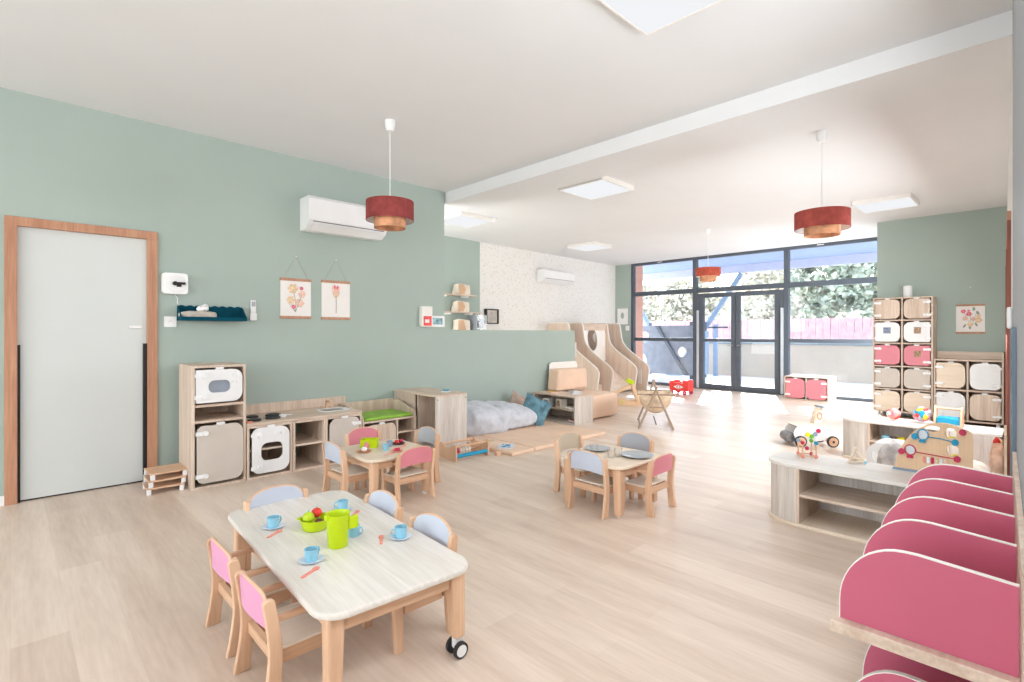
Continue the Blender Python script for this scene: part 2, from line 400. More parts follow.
# right wall: near grey column zone, then white with a timber door frame
def rw(x0, x1, z0, z1, name, mat, off=0.0, th=0.12):
    return st(G().prism([(x0, wy(x0)+off), (x1, wy(x1)+off), (x1, wy(x1)+off-th), (x0, wy(x0)+off-th)], z0, z1, 'xy').out(name, mat))
rw(0.9, 3.95, 0, ZN, 'wall_right', 'slate')
rw(3.952, 9.66, 1.98, ZF, 'wall_right_upper', 'whitewall')
rw(3.952, 4.70, 0, 1.98, 'wall_right_middle', 'whitewall')
rw(7.95, 9.66, 0, 1.98, 'wall_right_end', 'whitewall')
rw(2.75, 3.78, 0.0, 1.27, 'trim_2', 'slate2', 0.012, 0.011)
for i, (a, b) in enumerate(((4.64, 4.72), (6.25, 6.33), (7.9, 7.98))):
    rw(a, b, 0, 1.98, 'trim_%d' % (3+i), 'red_wood', 0.02, 0.08)
rw(4.64, 7.98, 1.98, 2.04, 'trim_6', 'frame_wood', 0.02, 0.08)
dr = rw(4.72, 6.25, 0.01, 1.98, 'door_2', 'red_wood', -0.02, 0.04)
dr = rw(6.33, 7.9, 0.01, 1.98, 'door_3', 'red_wood', -0.02, 0.04)
# back side of the room, with a tall unseen opening added to let light in
w = G(); w.box(-6.1, -6.0, -0.6, 0.2, 0, ZN); w.box(-6.1, -6.0, 5.0, YL+0.1, 0, ZN); w.box(-6.1, -6.0, 0.2, 5.0, 0, 0.5); w.box(-6.1, -6.0, 0.2, 5.0, 2.95, ZN)
st(w.out('wall_back', 'whitewall'))
st(G().box(-6.1, 0.9, -0.7, -0.6, 0, ZN).out('wall_right_near', 'whitewall'))
st(G().box(0.8, 0.9, -0.62, -0.13, 0, ZN).out('wall_right_corner', 'whitewall'))
# baseboards
st(G().box(-6.0, -0.03, YL-0.012, YL, 0, 0.07).out('baseboard_left', 'white'))
st(G().box(0.90, 1.02, YL-0.012, YL, 0, 0.07).out('baseboard_left', 'white'))
# sliding door left with timber frame and black seals
d1 = st(G().box(0.0385, 0.8245, YL+0.02, YL+0.05, 0.012, 2.034).out('door_1', 'doorpanel'))
f = G(); f.box(-0.03, 0.038, YL-0.02, YL+0.08, 0, 2.035); f.box(0.825, 0.895, YL-0.02, YL+0.08, 0, 2.035); f.box(-0.03, 0.895, YL-0.02, YL+0.08, 2.035, 2.10)
f.out('frame', 'frame_wood', d1, bev=0.003)
G().box(0.0385, 0.054, YL-0.003, YL+0.0195, 0.0, 1.16).out('seal', 'black', d1)
G().box(0.797, 0.824, YL-0.003, YL+0.0195, 0.0, 1.16).out('seal', 'black', d1)
G().box(0.70, 0.79, YL+0.0, YL+0.018, 1.285, 1.31, bev=0.006).out('handle', 'white', d1)
G().box(0.04, 0.83, YL+0.03, YL+0.08, 0, 0.012).out('threshold', 'black', d1)

# glazed wall: one window object with frame, mullions, panes and a double door
wd = st(G().box(XW, XW+0.09, 1.80, 7.15, 2.90, ZF).out('window_1', 'anthracite'))
fr = G()
fr.box(XW, XW+0.09, 1.80, 7.15, 0.0, 0.06)
for y0, y1 in ((7.08, 7.15), (5.44, 5.53), (3.52, 3.61), (1.79, 1.84)): fr.box(XW-0.01, XW+0.09, y0, y1, 0, 2.92)
fr.out('mullion_frame', 'anthracite', wd)
tr = G()
for (a, b) in ((5.53, 7.08), (3.61, 5.44), (1.84, 3.52)): tr.box(XW, XW+0.08, a, b, 2.15, 2.25)
for (a, b) in ((5.53, 7.08), (1.84, 3.52)): tr.box(XW, XW+0.08, a, b, 1.05, 1.13)
tr.out('transom', 'anthracite', wd)
for (a, b, z0, z1) in ((5.53,7.08,2.25,2.9), (3.61,5.44,2.25,2.9), (1.84,3.52,2.25,2.9), (5.53,7.08,1.13,2.15), (1.84,3.52,1.13,2.15), (5.53,7.08,0.06,1.05), (1.84,3.52,0.06,1.05)):
    G().box(XW+0.035, XW+0.041, a, b, z0, z1).out('pane', 'glasspane', wd)
for nm, (a, b), hs in (('4', (4.58, 5.36), 4.60), ('5', (3.70, 4.56), 4.54)):
    dd = G()
    dd.box(XW-0.005, XW+0.065, a, a+0.085, 0.02, 2.12); dd.box(XW-0.005, XW+0.065, b-0.085, b, 0.02, 2.12)
    dd.box(XW-0.005, XW+0.065, a+0.085, b-0.085, 2.03, 2.12); dd.box(XW-0.005, XW+0.065, a+0.085, b-0.085, 0.02, 0.12); dd.box(XW-0.005, XW+0.065, a+0.085, b-0.085, 1.05, 1.12)
    do = st(dd.out('door_'+nm, 'anthracite'))
    G().box(XW+0.03, XW+0.036, a+0.085, b-0.085, 0.12, 2.03).out('pane', 'glasspane', do)
    h = G().cyl((XW-0.05, hs+(0.03 if hs > 4.57 else -0.03), 0.98), (XW-0.05, hs+(0.13 if hs > 4.57 else -0.13), 0.98), 0.010); h.cyl((XW-0.05, hs+(0.03 if hs > 4.57 else -0.03), 0.98), (XW-0.005, hs+(0.03 if hs > 4.57 else -0.03), 0.98), 0.010)
    h.out('handle', 'steel', do, smooth=True)
    if nm == '4': G().box(XW-0.05, XW-0.006, 4.85, 5.30, 2.07, 2.12, bev=0.006).out('door_closer', 'anthracite', do)
G().box(XW-0.005, XW+0.065, 5.365, 5.435, 0.0, 2.12).out('door_jamb', 'anthracite', wd)
G().box(XW-0.005, XW+0.065, 3.615, 3.695, 0.0, 2.12).out('door_jamb', 'anthracite', wd)
G().box(XW-0.035, XW-0.012, 5.375, 5.43, 0.02, 1.75, bev=0.006).out('finger_guard', 'alu', wd)
G().box(XW-0.035, XW-0.012, 3.61, 3.665, 0.02, 1.75, bev=0.006).out('finger_guard', 'alu', wd)
for y in (6.3, 2.9): G().box(XW-0.004, XW, y, y+0.12, 2.925, 2.94).out('vent_slot', 'white', wd)

# ================================================================ EXTERIOR
st(G().box(11.25, 40, -14, 22, -0.12, -0.02).out('ground', 'terrace'))
st(G().box(15.3, 15.55, -8, 9.5, -0.02, 0.92).out('wall_terrace', 'render'))
tag(G().box(15.27, 15.6, -8, 9.5, 0.921, 0.97).out('wall_coping', 'cap'), 'grey coping along the top of the low beige terrace wall', 'coping')
fe = thing('board_fence', 'long raspberry pink board fence beyond the low terrace wall', 'fence', (17.5, 2, 0))
g = G()
y = -9.0
while y < 10.0:
    g.box(-0.02, 0.02, y, y+0.185, 0.3, 1.68); y += 0.2
g.out('boards', 'fence', fe)
for y in (-8, -5.2, -2.4, 0.4, 3.2, 6.0, 8.8): G().box(0.03, 0.11, y, y+0.08, -0.02, 1.72).out('post', 'cap', fe)
G().box(0.02, 0.06, -9, 10, 1.45, 1.53).out('rail', 'cap', fe)
cn = thing('canopy_roof', 'flat terrace canopy with a blue grey soffit beyond the glazing', 'canopy', (11.25, 3, 3.1))
G().box(0.0, 3.15, -8, 6.5, 0.0, 0.14).out('soffit', 'soffit', cn)
G().box(3.0, 3.16, -8, 6.5, -0.21, -0.002).out('edge_beam', 'lilac', cn)
vc = thing('v_column', 'blue grey steel V shaped column holding the terrace canopy', 'column', (14.3, 7.68, 0))
for dy, zt in ((-1.95, 2.87), (1.75, 2.87)):
    G().cyl((0, 0, 0.05), (0, dy, zt), 0.075, n=8).out('strut', 'bluesteel', vc, smooth=True)
G().box(-0.2, 0.2, -0.2, 0.2, -0.02, 0.05).out('base_plate', 'bluesteel', vc)
pc = thing('terrace_post', 'slim blue grey steel post with a bracket behind the left door leaf', 'post', (14.9, 6.72, 0))
G().box(-0.05, 0.05, -0.05, 0.05, -0.02, 1.5).out('shaft', 'bluesteel', pc); G().box(-0.05, 0.05, -0.35, 0.25, 1.38, 1.43).out('bracket', 'anthracite', pc)
st(G().box(11.25, 11.75, 7.22, 7.7, -0.02, 3.09).out('pillar_terrace', 'salmon'))
# playhouse of grey panels seen by the left bay
ph = thing('outdoor_playhouse', 'grey panelled outdoor playhouse with round holes and a slide beyond the left bay', 'playhouse', (13.3, 7.4, 0))
G().prism(rrect(-0.75, 1.1, 0.08, 1.45, 0.03), 0, 0.05, 'yz', holes=[ell(0.72, 1.12, 0.17, 0.17), ell(0.78, 0.38, 0.14, 0.26), ell(-0.45, 0.72, 0.14, 0.14)]).out('side_panel', 'playgrey', ph)
G().prism([(-0.65, 0.08), (-0.55, 0.08), (0.35, 1.45), (0.25, 1.45)], -0.06, -0.02, 'yz').out('slide_edge', 'anthracite', ph)
G().prism(rrect(0, 0.9, 0.08, 1.30, 0.03), -0.80, -0.75, 'xz').out('end_panel', 'bluesteel', ph)
for (a, b) in ((0.02, -0.7), (0.02, 1.05), (0.85, -0.7), (0.85, 1.05)): G().box(a, a+0.06, b-0.03, b+0.03, -0.02, 1.55).out('post', 'anthracite', ph)
# trees and wooded slope
def leafcloud(g, c, r, n, s, seed):
    rnd = random.Random(seed)
    for i in range(n):
        while True:
            v = Vector((rnd.uniform(-1, 1), rnd.uniform(-1, 1), rnd.uniform(-1, 1)))
            if 0.15 < v.length < 1: break
        if noise.noise(v*2.2+Vector((seed, 0, 0))) < -0.12: continue
        p = Vector(c)+Vector((v.x*r[0], v.y*r[1], v.z*r[2])); q = Matrix.Rotation(rnd.uniform(0, 6.28), 3, Vector((rnd.gauss(0, 1), rnd.gauss(0, 1), rnd.gauss(0, 1))).normalized())
        k = s*rnd.uniform(0.6, 1.3)
        vs = [g.bm.verts.new(p+q @ Vector(a)*k) for a in ((-0.5, -0.3, 0), (0.5, -0.3, 0.05), (0.6, 0.35, 0), (-0.4, 0.4, 0.08))]
        g.bm.faces.new(vs)
kinds = [('leaf_pale', 'pale'), ('leaf_dark', 'dark green'), ('leaf_pale', 'whitish'), ('leaf_dark', 'dense dark')]
TR = [(22, -4.9, 5.6, 0, 'pale bushy tree at the far right behind the pink fence'), (21.5, -0.6, 5.2, 2, 'whitish tree behind the fence in the right window bay'),
      (25, 2.4, 5.6, 1, 'greyish green tree behind the fence between right bay and door'), (22, 5.4, 4.9, 1, 'round grey green tree filling the right door leaf'),
      (26.5, 8.8, 4.9, 0, 'pale tree on the slope seen over the left door leaf'), (26, -7.9, 6.2, 0, 'large pale tree beyond the right end of the fence'),
      (26, 13.2, 4.4, 2, 'low whitish tree on the slope behind the left bay'), (29, 18.0, 4.4, 0, 'low pale tree at the far left beyond the salmon pillar'), (30, -2.4, 6.4, 3, 'tall grey tree rising behind the whitish one'),
      (30.5, 5.6, 6.2, 0, 'tall pale tree behind the round one of the right door leaf'), (31.5, 10.9, 5.6, 2, 'distant pale tree between left bay and door'), (32, 15.6, 5.2, 0, 'distant pale tree in the middle of the left bay'), (36, 1.9, 6.6, 2, 'distant whitish tree at the left edge of the right bay')]
for i, (x, y, h, k, lab) in enumerate(TR):
    t = thing('tree', lab, 'tree', (x, y, -0.02), 0, 'trees beyond the terrace')
    rn = random.Random(i)
    g = G(); g.tube([(0, 0, 0), (0.05, 0.1, h*0.3), (-0.05, 0.0, h*0.6), (0, 0.1, h*0.85)], 0.1, 7, [0.16, 0.12, 0.08, 0.03])
    for b in range(5):
        a = rn.uniform(0, 6.28); g.tube([(0, 0, h*(0.3+0.1*b)), (math.cos(a)*h*0.14, math.sin(a)*h*0.14, h*(0.42+0.1*b)), (math.cos(a)*h*0.22, math.sin(a)*h*0.22, h*(0.55+0.09*b))], 0.05, 5, [0.07, 0.05, 0.02])
    g.out('trunk', 'bark', t, smooth=True)
    g = G(); leafcloud(g, (0, 0, h*0.62), (h*0.27, h*0.36, h*0.40), 4200, 0.20, i*3+1)
    g.out('crown', kinds[k][0], t)
g = G(); nx, ny = 10, 50; vv = []
for i in range(nx+1):
    for j in range(ny+1):
        x = 33+i*2.2; y = -30+j*2.0; z = 0.0+i*0.62+noise.noise(Vector((x*0.2, y*0.2, 3)))*1.0-(0.2 if i else 1.5)-max(0, (10-y))*0.0
        vv.append(g.bm.verts.new((x, y, z)))
for i in range(nx):
    for j in range(ny): g.bm.faces.new((vv[i*(ny+1)+j], vv[i*(ny+1)+j+1], vv[(i+1)*(ny+1)+j+1], vv[(i+1)*(ny+1)+j]))
st(g.out('ground_slope', 'hill', smooth=True))

# ================================================================ LIGHT FITTINGS
def panel(x0, x1, y0, y1, z, lab):
    t = thing('ceiling_light', lab, 'ceiling light', ((x0+x1)/2, (y0+y1)/2, z), 0, 'square ceiling light panels')
    hx, hy = (x1-x0)/2, (y1-y0)/2
    G().prism([(-hx, -hy), (hx, -hy), (hx, hy), (-hx, hy)], -0.055, 0, 'xy', holes=[[(-hx+0.012, -hy+0.012), (hx-0.012, -hy+0.012), (hx-0.012, hy-0.012), (-hx+0.012, hy-0.012)]]).out('frame', 'edge', t)
    G().box(-hx+0.012, hx-0.012, -hy+0.012, hy-0.012, -0.052, -0.03).out('diffuser', 'led', t)
panel(2.02, 2.64, 0.98, 1.60, ZN-0.0005, 'square light panel on the near ceiling at the top edge')
panel(4.58, 5.20, 3.31, 3.93, ZF-0.0005, 'square light panel just beyond the beam, in mid ceiling')
panel(7.80, 8.42, 5.85, 6.47, ZF-0.0005, 'farthest square light panel, near the papered wall')
panel(4.54, 5.16, 5.70, 6.32, ZF-0.0005, 'square light panel over the corner behind the half wall')
panel(7.86, 8.50, 1.12, 1.73, ZF-0.0005, 'square light panel near the far sage wall on the right')
def pendant(x, y, zc, zt, zm, zb, r1, r2, m1, m2, lab):
    t = thing('pendant_lamp', lab, 'pendant lamp', (x, y, zc), 0, 'two tier drum pendant lamps')
    G().lathe([(0, 0), (0.045, 0), (0.042, -0.05), (0.028, -0.085), (0, -0.09)]).out('ceiling_cup', 'plastic', t, smooth=True)
    G().cyl((0, 0, -0.085), (0, 0, zt-zc-0.02), 0.004, n=6).out('cord', 'plastic', t)
    G().lathe([(r1, zt-zc), (r1, zm-zc), (r1-0.004, zm-zc), (r1-0.004, zt-zc)], 40, close=True).out('outer_shade', m1, t, smooth=True)
    G().lathe([(r1-0.0045, zt-zc-0.002), (r1-0.0045, zm-zc+0.002), (r1-0.006, zm-zc+0.002), (r1-0.006, zt-zc-0.002)], 40, close=True).out('shade_lining', 'white', t, smooth=True)
    G().lathe([(r2, zt-zc-0.05), (r2, zb-zc), (r2-0.004, zb-zc), (r2-0.004, zt-zc-0.05)], 40, close=True).out('inner_shade', m2, t, smooth=True)
    g = G(); g.cyl((0, 0, zt-zc-0.10), (0, 0, zt-zc-0.01), 0.02)
    for a in range(3):
        q = a*2*PI/3; g.cyl((0, 0, zt-zc-0.012), ((r1-0.006)*math.cos(q), (r1-0.006)*math.sin(q), zt-zc-0.012), 0.002, n=5)
    g.sph((0, 0, zt-zc-0.13), 0.03); g.out('lamp_holder', 'plastic', t, smooth=True)
pendant(2.277, 3.804, ZN, 2.345, 2.185, 2.122, 0.196, 0.130, 'terra', 'peach', 'nearest pendant, maroon drum over a peach inner shade by the left air conditioner')
pendant(4.955, 1.31, ZF, 2.278, 2.13, 2.075, 0.208, 0.135, 'terra2', 'peach', 'brick red drum pendant hanging on the right in front of the glazing')
pendant(8.282, 3.862, ZF, 2.32, 2.18, 2.10, 0.196, 0.130, 'terra3', 'peach', 'farthest small orange red pendant in front of the double door')
sd = tag(G().lathe([(0, 0), (0.06, 0), (0.06, -0.025), (0.04, -0.045), (0, -0.047)]).out('smoke_detector', 'plastic', smooth=True), 'round white smoke detector on the ceiling beside the corner light panel', 'smoke detector', loc=(5.18, 5.73, ZF-0.0005))
# air conditioners
def aircon(L, H, D, loc, rz, lab):
    t = thing('air_conditioner', lab, 'air conditioner', loc, rz, 'white wall air conditioners')
    pr = [(0, 0.0), (0, H), (-D+0.03, H), (-D, H-0.03), (-D, 0.09), (-D+0.03, 0.045), (-D+0.10, 0.0)]
    g = G(); g.prism(pr, -L/2, L/2, 'yz'); g.out('housing', 'plastic', t, bev=0.006)
    g = G().prism([(-D+0.012, 0.055), (-D+0.085, 0.0), (-D+0.080, -0.006), (-D+0.004, 0.050)], -L/2+0.04, L/2-0.04, 'yz'); g.out('flap', 'plastic', t)
    G().box(-L/2+0.04, L/2-0.04, -D+0.002, -D+0.012, 0.074, 0.079, m=Matrix.Translation((0, -0.004, 0))).out('outlet_slot', 'plum', t)
aircon(0.86, 0.33, 0.235, (2.53, YL-0.002, 2.275), 0, 'white air conditioner high on the sage wall behind the maroon pendant')
aircon(1.05, 0.27, 0.21, (8.53, py(8.53)-0.006, 2.32), R(2.6), 'white air conditioner high on the dotted wallpaper wall')

# ================================================================ LEFT WALL ITEMS
def hanger(loc, rz, w, h, art, lab, strh, strw=0.8):
    t = thing('hanging_print', lab, 'wall print', loc, rz, 'flower prints on wooden hangers')
    G().box(-w/2, w/2, -0.006, -0.004, 0.0, h).out('paper', 'paper', t)
    G().box(-w/2-0.004, w/2+0.004, -0.014, -0.001, h-0.012, h+0.014, bev=0.002).out('top_rail', 'frame_wood', t)
    G().box(-w/2-0.004, w/2+0.004, -0.014, -0.001, -0.014, 0.012, bev=0.002).out('bottom_rail', 'frame_wood', t)
    G().tube([(-w/2*strw, -0.008, h+0.012), (0, -0.006, h+strh), (w/2*strw, -0.008, h+0.012)], 0.0018, 5).out('string', 'string', t)
    G().cyl((0, 0, h+strh), (0, -0.012, h+strh), 0.006).out('pin', 'white', t)
    k = 0
    for (nm, mt, shapes) in art:
        g = G()
        for s_ in shapes:
            if s_[0] == 'e':
                _, cx, cy, rx, ry, ro = s_
                k += 1; g.prism(ell(cx*w, cy*h, rx*w, ry*w, 12, ro), -0.0070-0.00012*k, -0.0062, 'xz')
            else:
                g.tube([(a*w, -0.0072, b*h) for a, b in s_[1]], s_[2]*w, 4)
        g.out(nm, mt, t)
def flower(cx, cy, r, n=6):
    return [('e', cx+r*0.6*math.cos(2*PI*i/n), cy+r*0.6*math.sin(2*PI*i/n)*0.78, r*0.5, r*0.42, i*0.9) for i in range(n)]
art1 = [('stems', 'leafgrey', [('l', [(-0.02, 0.14), (0.0, 0.4), (-0.08, 0.7)], 0.008), ('l', [(-0.02, 0.14), (0.1, 0.4), (0.2, 0.62)], 0.008), ('l', [(-0.02, 0.14), (-0.12, 0.3), (-0.17, 0.45)], 0.008), ('l', [(-0.02, 0.14), (-0.1, 0.22), (-0.22, 0.36)], 0.006)]),
        ('peach_flowers', 'skin_rose', flower(0.12, 0.38, 0.14)+flower(0.2, 0.62, 0.12)), ('tan_flower', 'petal_tan', flower(-0.1, 0.76, 0.16)), ('tan_flower', 'petal_tan', flower(-0.16, 0.46, 0.13)),
        ('red_flowers', 'petal_red', flower(0.18, 0.78, 0.06)+flower(-0.08, 0.28, 0.07))]
hanger((2.06, YL-0.001, 1.405), 0, 0.305, 0.375, art1, 'left flower print of the pair, with a bouquet of peach flowers', 0.235)
art2 = [('stem', 'leafgrey', [('l', [(0.0, 0.14), (0.01, 0.4), (0.0, 0.62)], 0.012)]),
        ('protea', 'skin_rose', [('e', 0.0, 0.72, 0.13, 0.17, 0), ('e', -0.07, 0.78, 0.06, 0.14, 0.3), ('e', 0.07, 0.78, 0.06, 0.14, -0.3)]),
        ('petals', 'petal_red', [('e', 0.05, 0.84, 0.04, 0.08, -0.2), ('e', -0.04, 0.86, 0.04, 0.07, 0.2)]),
        ('bracts', 'petal_tan', [('e', 0.0, 0.62, 0.08, 0.07, 0)])]
hanger((2.482, YL-0.001, 1.402), 0, 0.315, 0.385, art2, 'right flower print of the pair, with a single pink protea', 0.235)
art3 = [('stems', 'leafgrey', [('l', [(0.0, 0.12), (-0.05, 0.4), (-0.2, 0.7)], 0.006), ('l', [(0.0, 0.12), (0.1, 0.4), (0.2, 0.7)], 0.006), ('l', [(0, 0.12), (0.0, 0.5), (0.02, 0.7)], 0.006), ('e', -0.2, 0.25, 0.1, 0.04, 1.0), ('e', 0.25, 0.72, 0.05, 0.09, 0.4), ('e', 0.12, 0.86, 0.05, 0.09, 0), ('e', 0.2, 0.3, 0.1, 0.04, 2.0), ('e', -0.02, 0.2, 0.04, 0.09, 0)]),
        ('pink_flowers', 'petal_red', flower(-0.24, 0.78, 0.09)+flower(-0.05, 0.68, 0.10)+flower(-0.06, 0.8, 0.05)), ('peach_flowers', 'skin_rose', flower(-0.18, 0.52, 0.10)+flower(0.1, 0.5, 0.09)), ('tan_flowers', 'petal_tan', flower(0.28, 0.45, 0.12)+flower(0.0, 0.3, 0.1)+flower(0.28, 0.6, 0.08))]
hanger((9.648, 0.706, 1.25), R(-90), 0.305, 0.385, art3, 'flower print on the far sage wall above the low locker cabinet', 0.25)
# tissue dispenser
t = thing('tissue_dispenser', 'white rounded wall dispenser with a black opening beside the door frame', 'dispenser', (1.022, YL-0.001, 1.672))
G().prism(rrect(-0.1, 0.088, -0.09, 0.09, 0.025), -0.06, 0, 'xz').out('housing', 'plastic', t, bev=0.004)
G().lathe([(0, 0), (0.075, 0), (0.073, 0.004), (0, 0.006)], 28).out('cover_disc', 'white', t, smooth=True).matrix_local = Matrix.Translation((0, -0.0605, 0)) @ Matrix.Rotation(R(90), 4, 'X')
g = G(); g.box(-0.02, 0.065, -0.080, -0.067, -0.008, 0.012); g.cyl((-0.012, -0.067, -0.0), (-0.012, -0.085, 0.0), 0.018); g.box(0.0, 0.035, -0.078, -0.067, -0.028, -0.008); g.out('nozzle', 'black', t)
tag(G().tube([(1.02, YL-0.01, 1.578), (1.04, YL-0.012, 1.55), (1.04, YL-0.012, 1.50)], 0.004, 6).out('power_cable', 'plastic'), 'short white cable between the dispenser and the teal wall shelf', 'cable')
t = thing('power_socket', 'white wall socket under the dispenser, left of the teal shelf', 'socket', (0.988, YL-0.001, 1.345))
G().prism(rrect(-0.045, 0.045, -0.045, 0.045, 0.005), -0.01, 0, 'xz').out('plate', 'plastic', t)
g = G()
for dx in (-0.01, 0.01): g.cyl((dx, -0.0115, 0), (dx, -0.0101, 0), 0.003, n=8)
g.cyl((0, -0.0115, 0.012), (0, -0.0101, 0.012), 0.003, n=8); g.out('socket_holes', 'steel', t)
# teal wall shelf (tray) with scalloped back
t = thing('wall_shelf', 'teal wall shelf tray with a scalloped back rim', 'shelf', (1.298, YL-0.001, 1.355))
sc = [(-0.26, 0.0)]+[(0.26, 0.0)]
rim = []
for i in range(61):
    x = 0.26-0.52*i/60; rim.append((x, 0.125+0.012*abs(math.sin(i/60*PI*8))))
G().prism(sc+rim, -0.008, 0, 'xz').out('back_panel', 'teal', t)
G().box(-0.26, 0.26, -0.155, -0.009, 0.0, 0.008).out('base', 'teal', t)
G().box(-0.26, 0.26, -0.163, -0.156, 0.0, 0.032).out('front_rim', 'teal', t)
for x in (-0.26, 0.253):
    G().prism([(-0.009, 0.009), (-0.009, 0.13), (-0.05, 0.11), (-0.155, 0.032), (-0.155, 0.009)], x, x+0.007, 'yz').out('side_panel', 'teal', t)
g = G(); g.blob((1.18, YL-0.085, 1.402), (0.14, 0.055, 0.038), 3, 5, 0.012, 16); tag(g.out('folded_towel', 'towel', smooth=True), 'crumpled beige towel lying in the teal wall shelf', 'towel')
g = G(); g.blob((1.22, YL-0.075, 1.466), (0.05, 0.03, 0.028), 2.3, 9, 0.022, 30); tag(g.out('tissue_bundle', 'tissue', smooth=True), 'white crumpled tissues lying on the beige towel', 'tissues')
t = thing('remote_control', 'white air conditioner remote in a wall holder right of the teal shelf', 'remote', (1.655, YL-0.001, 1.365))
G().box(-0.03, 0.03, -0.026, 0, 0, 0.07, bev=0.005).out('holder', 'plastic', t); G().box(-0.024, 0.024, -0.022, -0.004, 0.071, 0.195, bev=0.006).out('remote_body', 'white', t); G().box(-0.016, 0.016, -0.0235, -0.0222, 0.135, 0.18).out('display', 'steel', t)
# dispenser and screen near the end of the full-height wall
t = thing('fire_alarm', 'beige upright wall unit with a red label at the end of the sage wall', 'alarm', (3.60, YL-0.001, 1.32))
G().box(-0.07, 0.085, -0.07, 0, 0, 0.25, bev=0.012).out('housing', 'edge', t)
G().box(-0.05, 0.065, -0.0725, -0.0705, 0.015, 0.13).out('red_label', 'red', t); G().box(-0.03, 0.03, -0.0745, -0.073, 0.05, 0.09).out('white_sign', 'white', t)
t = thing('digital_picture', 'small white framed screen with a blue picture on the sage wall end', 'picture frame', (3.795, YL-0.001, 1.322))
G().prism([(-0.105, 0), (0.105, 0), (0.105, 0.135), (-0.105, 0.135)], -0.02, 0, 'xz', holes=[[(-0.075, 0.03), (0.075, 0.03), (0.075, 0.11), (-0.075, 0.11)]]).out('frame', 'white', t)
G().box(-0.075, 0.075, -0.012, -0.008, 0.03, 0.11).out('screen', 'screen', t)

# ================================================================ BEHIND THE HALF WALL
g = thing('wall_shelf', 'upper wooden wall shelf on the sage pier behind the half wall', 'shelf', (5.65, py(5.65)-0.13, 1.905), R(2.6), 'wooden shelves on the pier')
G().box(-0.55, 0.42, -0.11, 0.11, 0, 0.018).out('board', 'oak_x', g); G().box(-0.3, -0.28, -0.09, 0.1, -0.03, -0.001).out('bracket', 'white', g); G().box(0.2, 0.22, -0.09, 0.1, -0.03, -0.001).out('bracket', 'white', g)
g2 = dup(g, (5.75, py(5.75)-0.13, 1.60), None, 'lower wooden wall shelf on the sage pier behind the half wall')
g3 = thing('box_shelf', 'grey side panel with a small base on the pier just above the half wall', 'shelf', (6.04, py(6.0)-0.13, 1.30), R(2.6))
G().box(0.0, 0.02, -0.11, 0.11, -0.2, 0.298).out('side_panel', 'grey2', g3); G().box(-0.50, 0.0, -0.11, 0.11, -0.2, -0.18).out('base', 'oak_x', g3)
bag0 = None
for i, (x, z, hh, lab) in enumerate(((5.79, 1.925, 0.185, 'open paper bag on the upper pier shelf'), (5.77, 1.62, 0.185, 'open paper bag on the lower pier shelf'), (5.79, 1.122, 0.36, 'open paper bag on the bottom pier shelf, rising above the half wall'))):
    yy = py(x)-0.12
    b = thing('paper_bag', lab, 'bag', (x, yy, z), R(2.6), 'paper bags on the pier shelves')
    g = G(); w_, d_ = 0.135, 0.085
    vs = []
    for k in range(9):
        f_ = k/8
        for (sx, sy) in ((-1, -1), (1, -1), (1, 1), (-1, 1)):
            vs.append(g.bm.verts.new((sx*(w_+0.012*math.sin(f_*5+sy)), sy*(d_-0.01*f_+0.008*math.sin(f_*7+sx)), f_*hh+(0.012*sx*sy if k == 8 else 0))))
    for k in range(8):
        for q in range(4): g.bm.faces.new((vs[k*4+q], vs[k*4+(q+1) % 4], vs[k*4+4+(q+1) % 4], vs[k*4+4+q]))
    g.bm.faces.new(vs[0:4]); g.out('bag_body', 'kraft', b)
    G().prism([(-0.13, 0.01), (-0.01, 0.01), (0.03, hh*0.5), (-0.03, hh*0.97), (-0.13, hh*0.97)], -0.097, -0.095, 'xz').out('brown_side', 'kraft2', b)
t = thing('clear_box', 'clear plastic box with blue contents on the lower pier shelf end', 'box', (6.175, py(6.2)-0.21, 1.30))
G().box(-0.10, 0.10, -0.08, 0.08, 0.0, 0.28, bev=0.01).out('shell', 'tumbler', t); G().blob((0, 0, 0.12), (0.06, 0.05, 0.09), 2.2, 3, 0.03, 12).out('contents', 'grey2', t, smooth=True)
t = thing('framed_notice', 'black framed notice on the dotted wallpaper behind the half wall', 'picture frame', (6.63, py(6.63)-0.002, 1.42), R(2.6))
G().prism([(-0.17, 0), (0.17, 0), (0.17, 0.285), (-0.17, 0.285)], -0.06, 0, 'xz', holes=[[(-0.14, 0.02), (0.14, 0.02), (0.14, 0.265), (-0.14, 0.265)]]).out('frame', 'dark', t)
G().box(-0.139, 0.139, -0.04, -0.004, 0.021, 0.264).out('sheet', 'towel', t)
g = G()
for k in range(7): g.box(-0.09, 0.07+0.02*(k % 3), -0.0415, -0.0402, 0.07+0.024*k, 0.076+0.024*k)
g.out('text_lines', 'grey2', t)

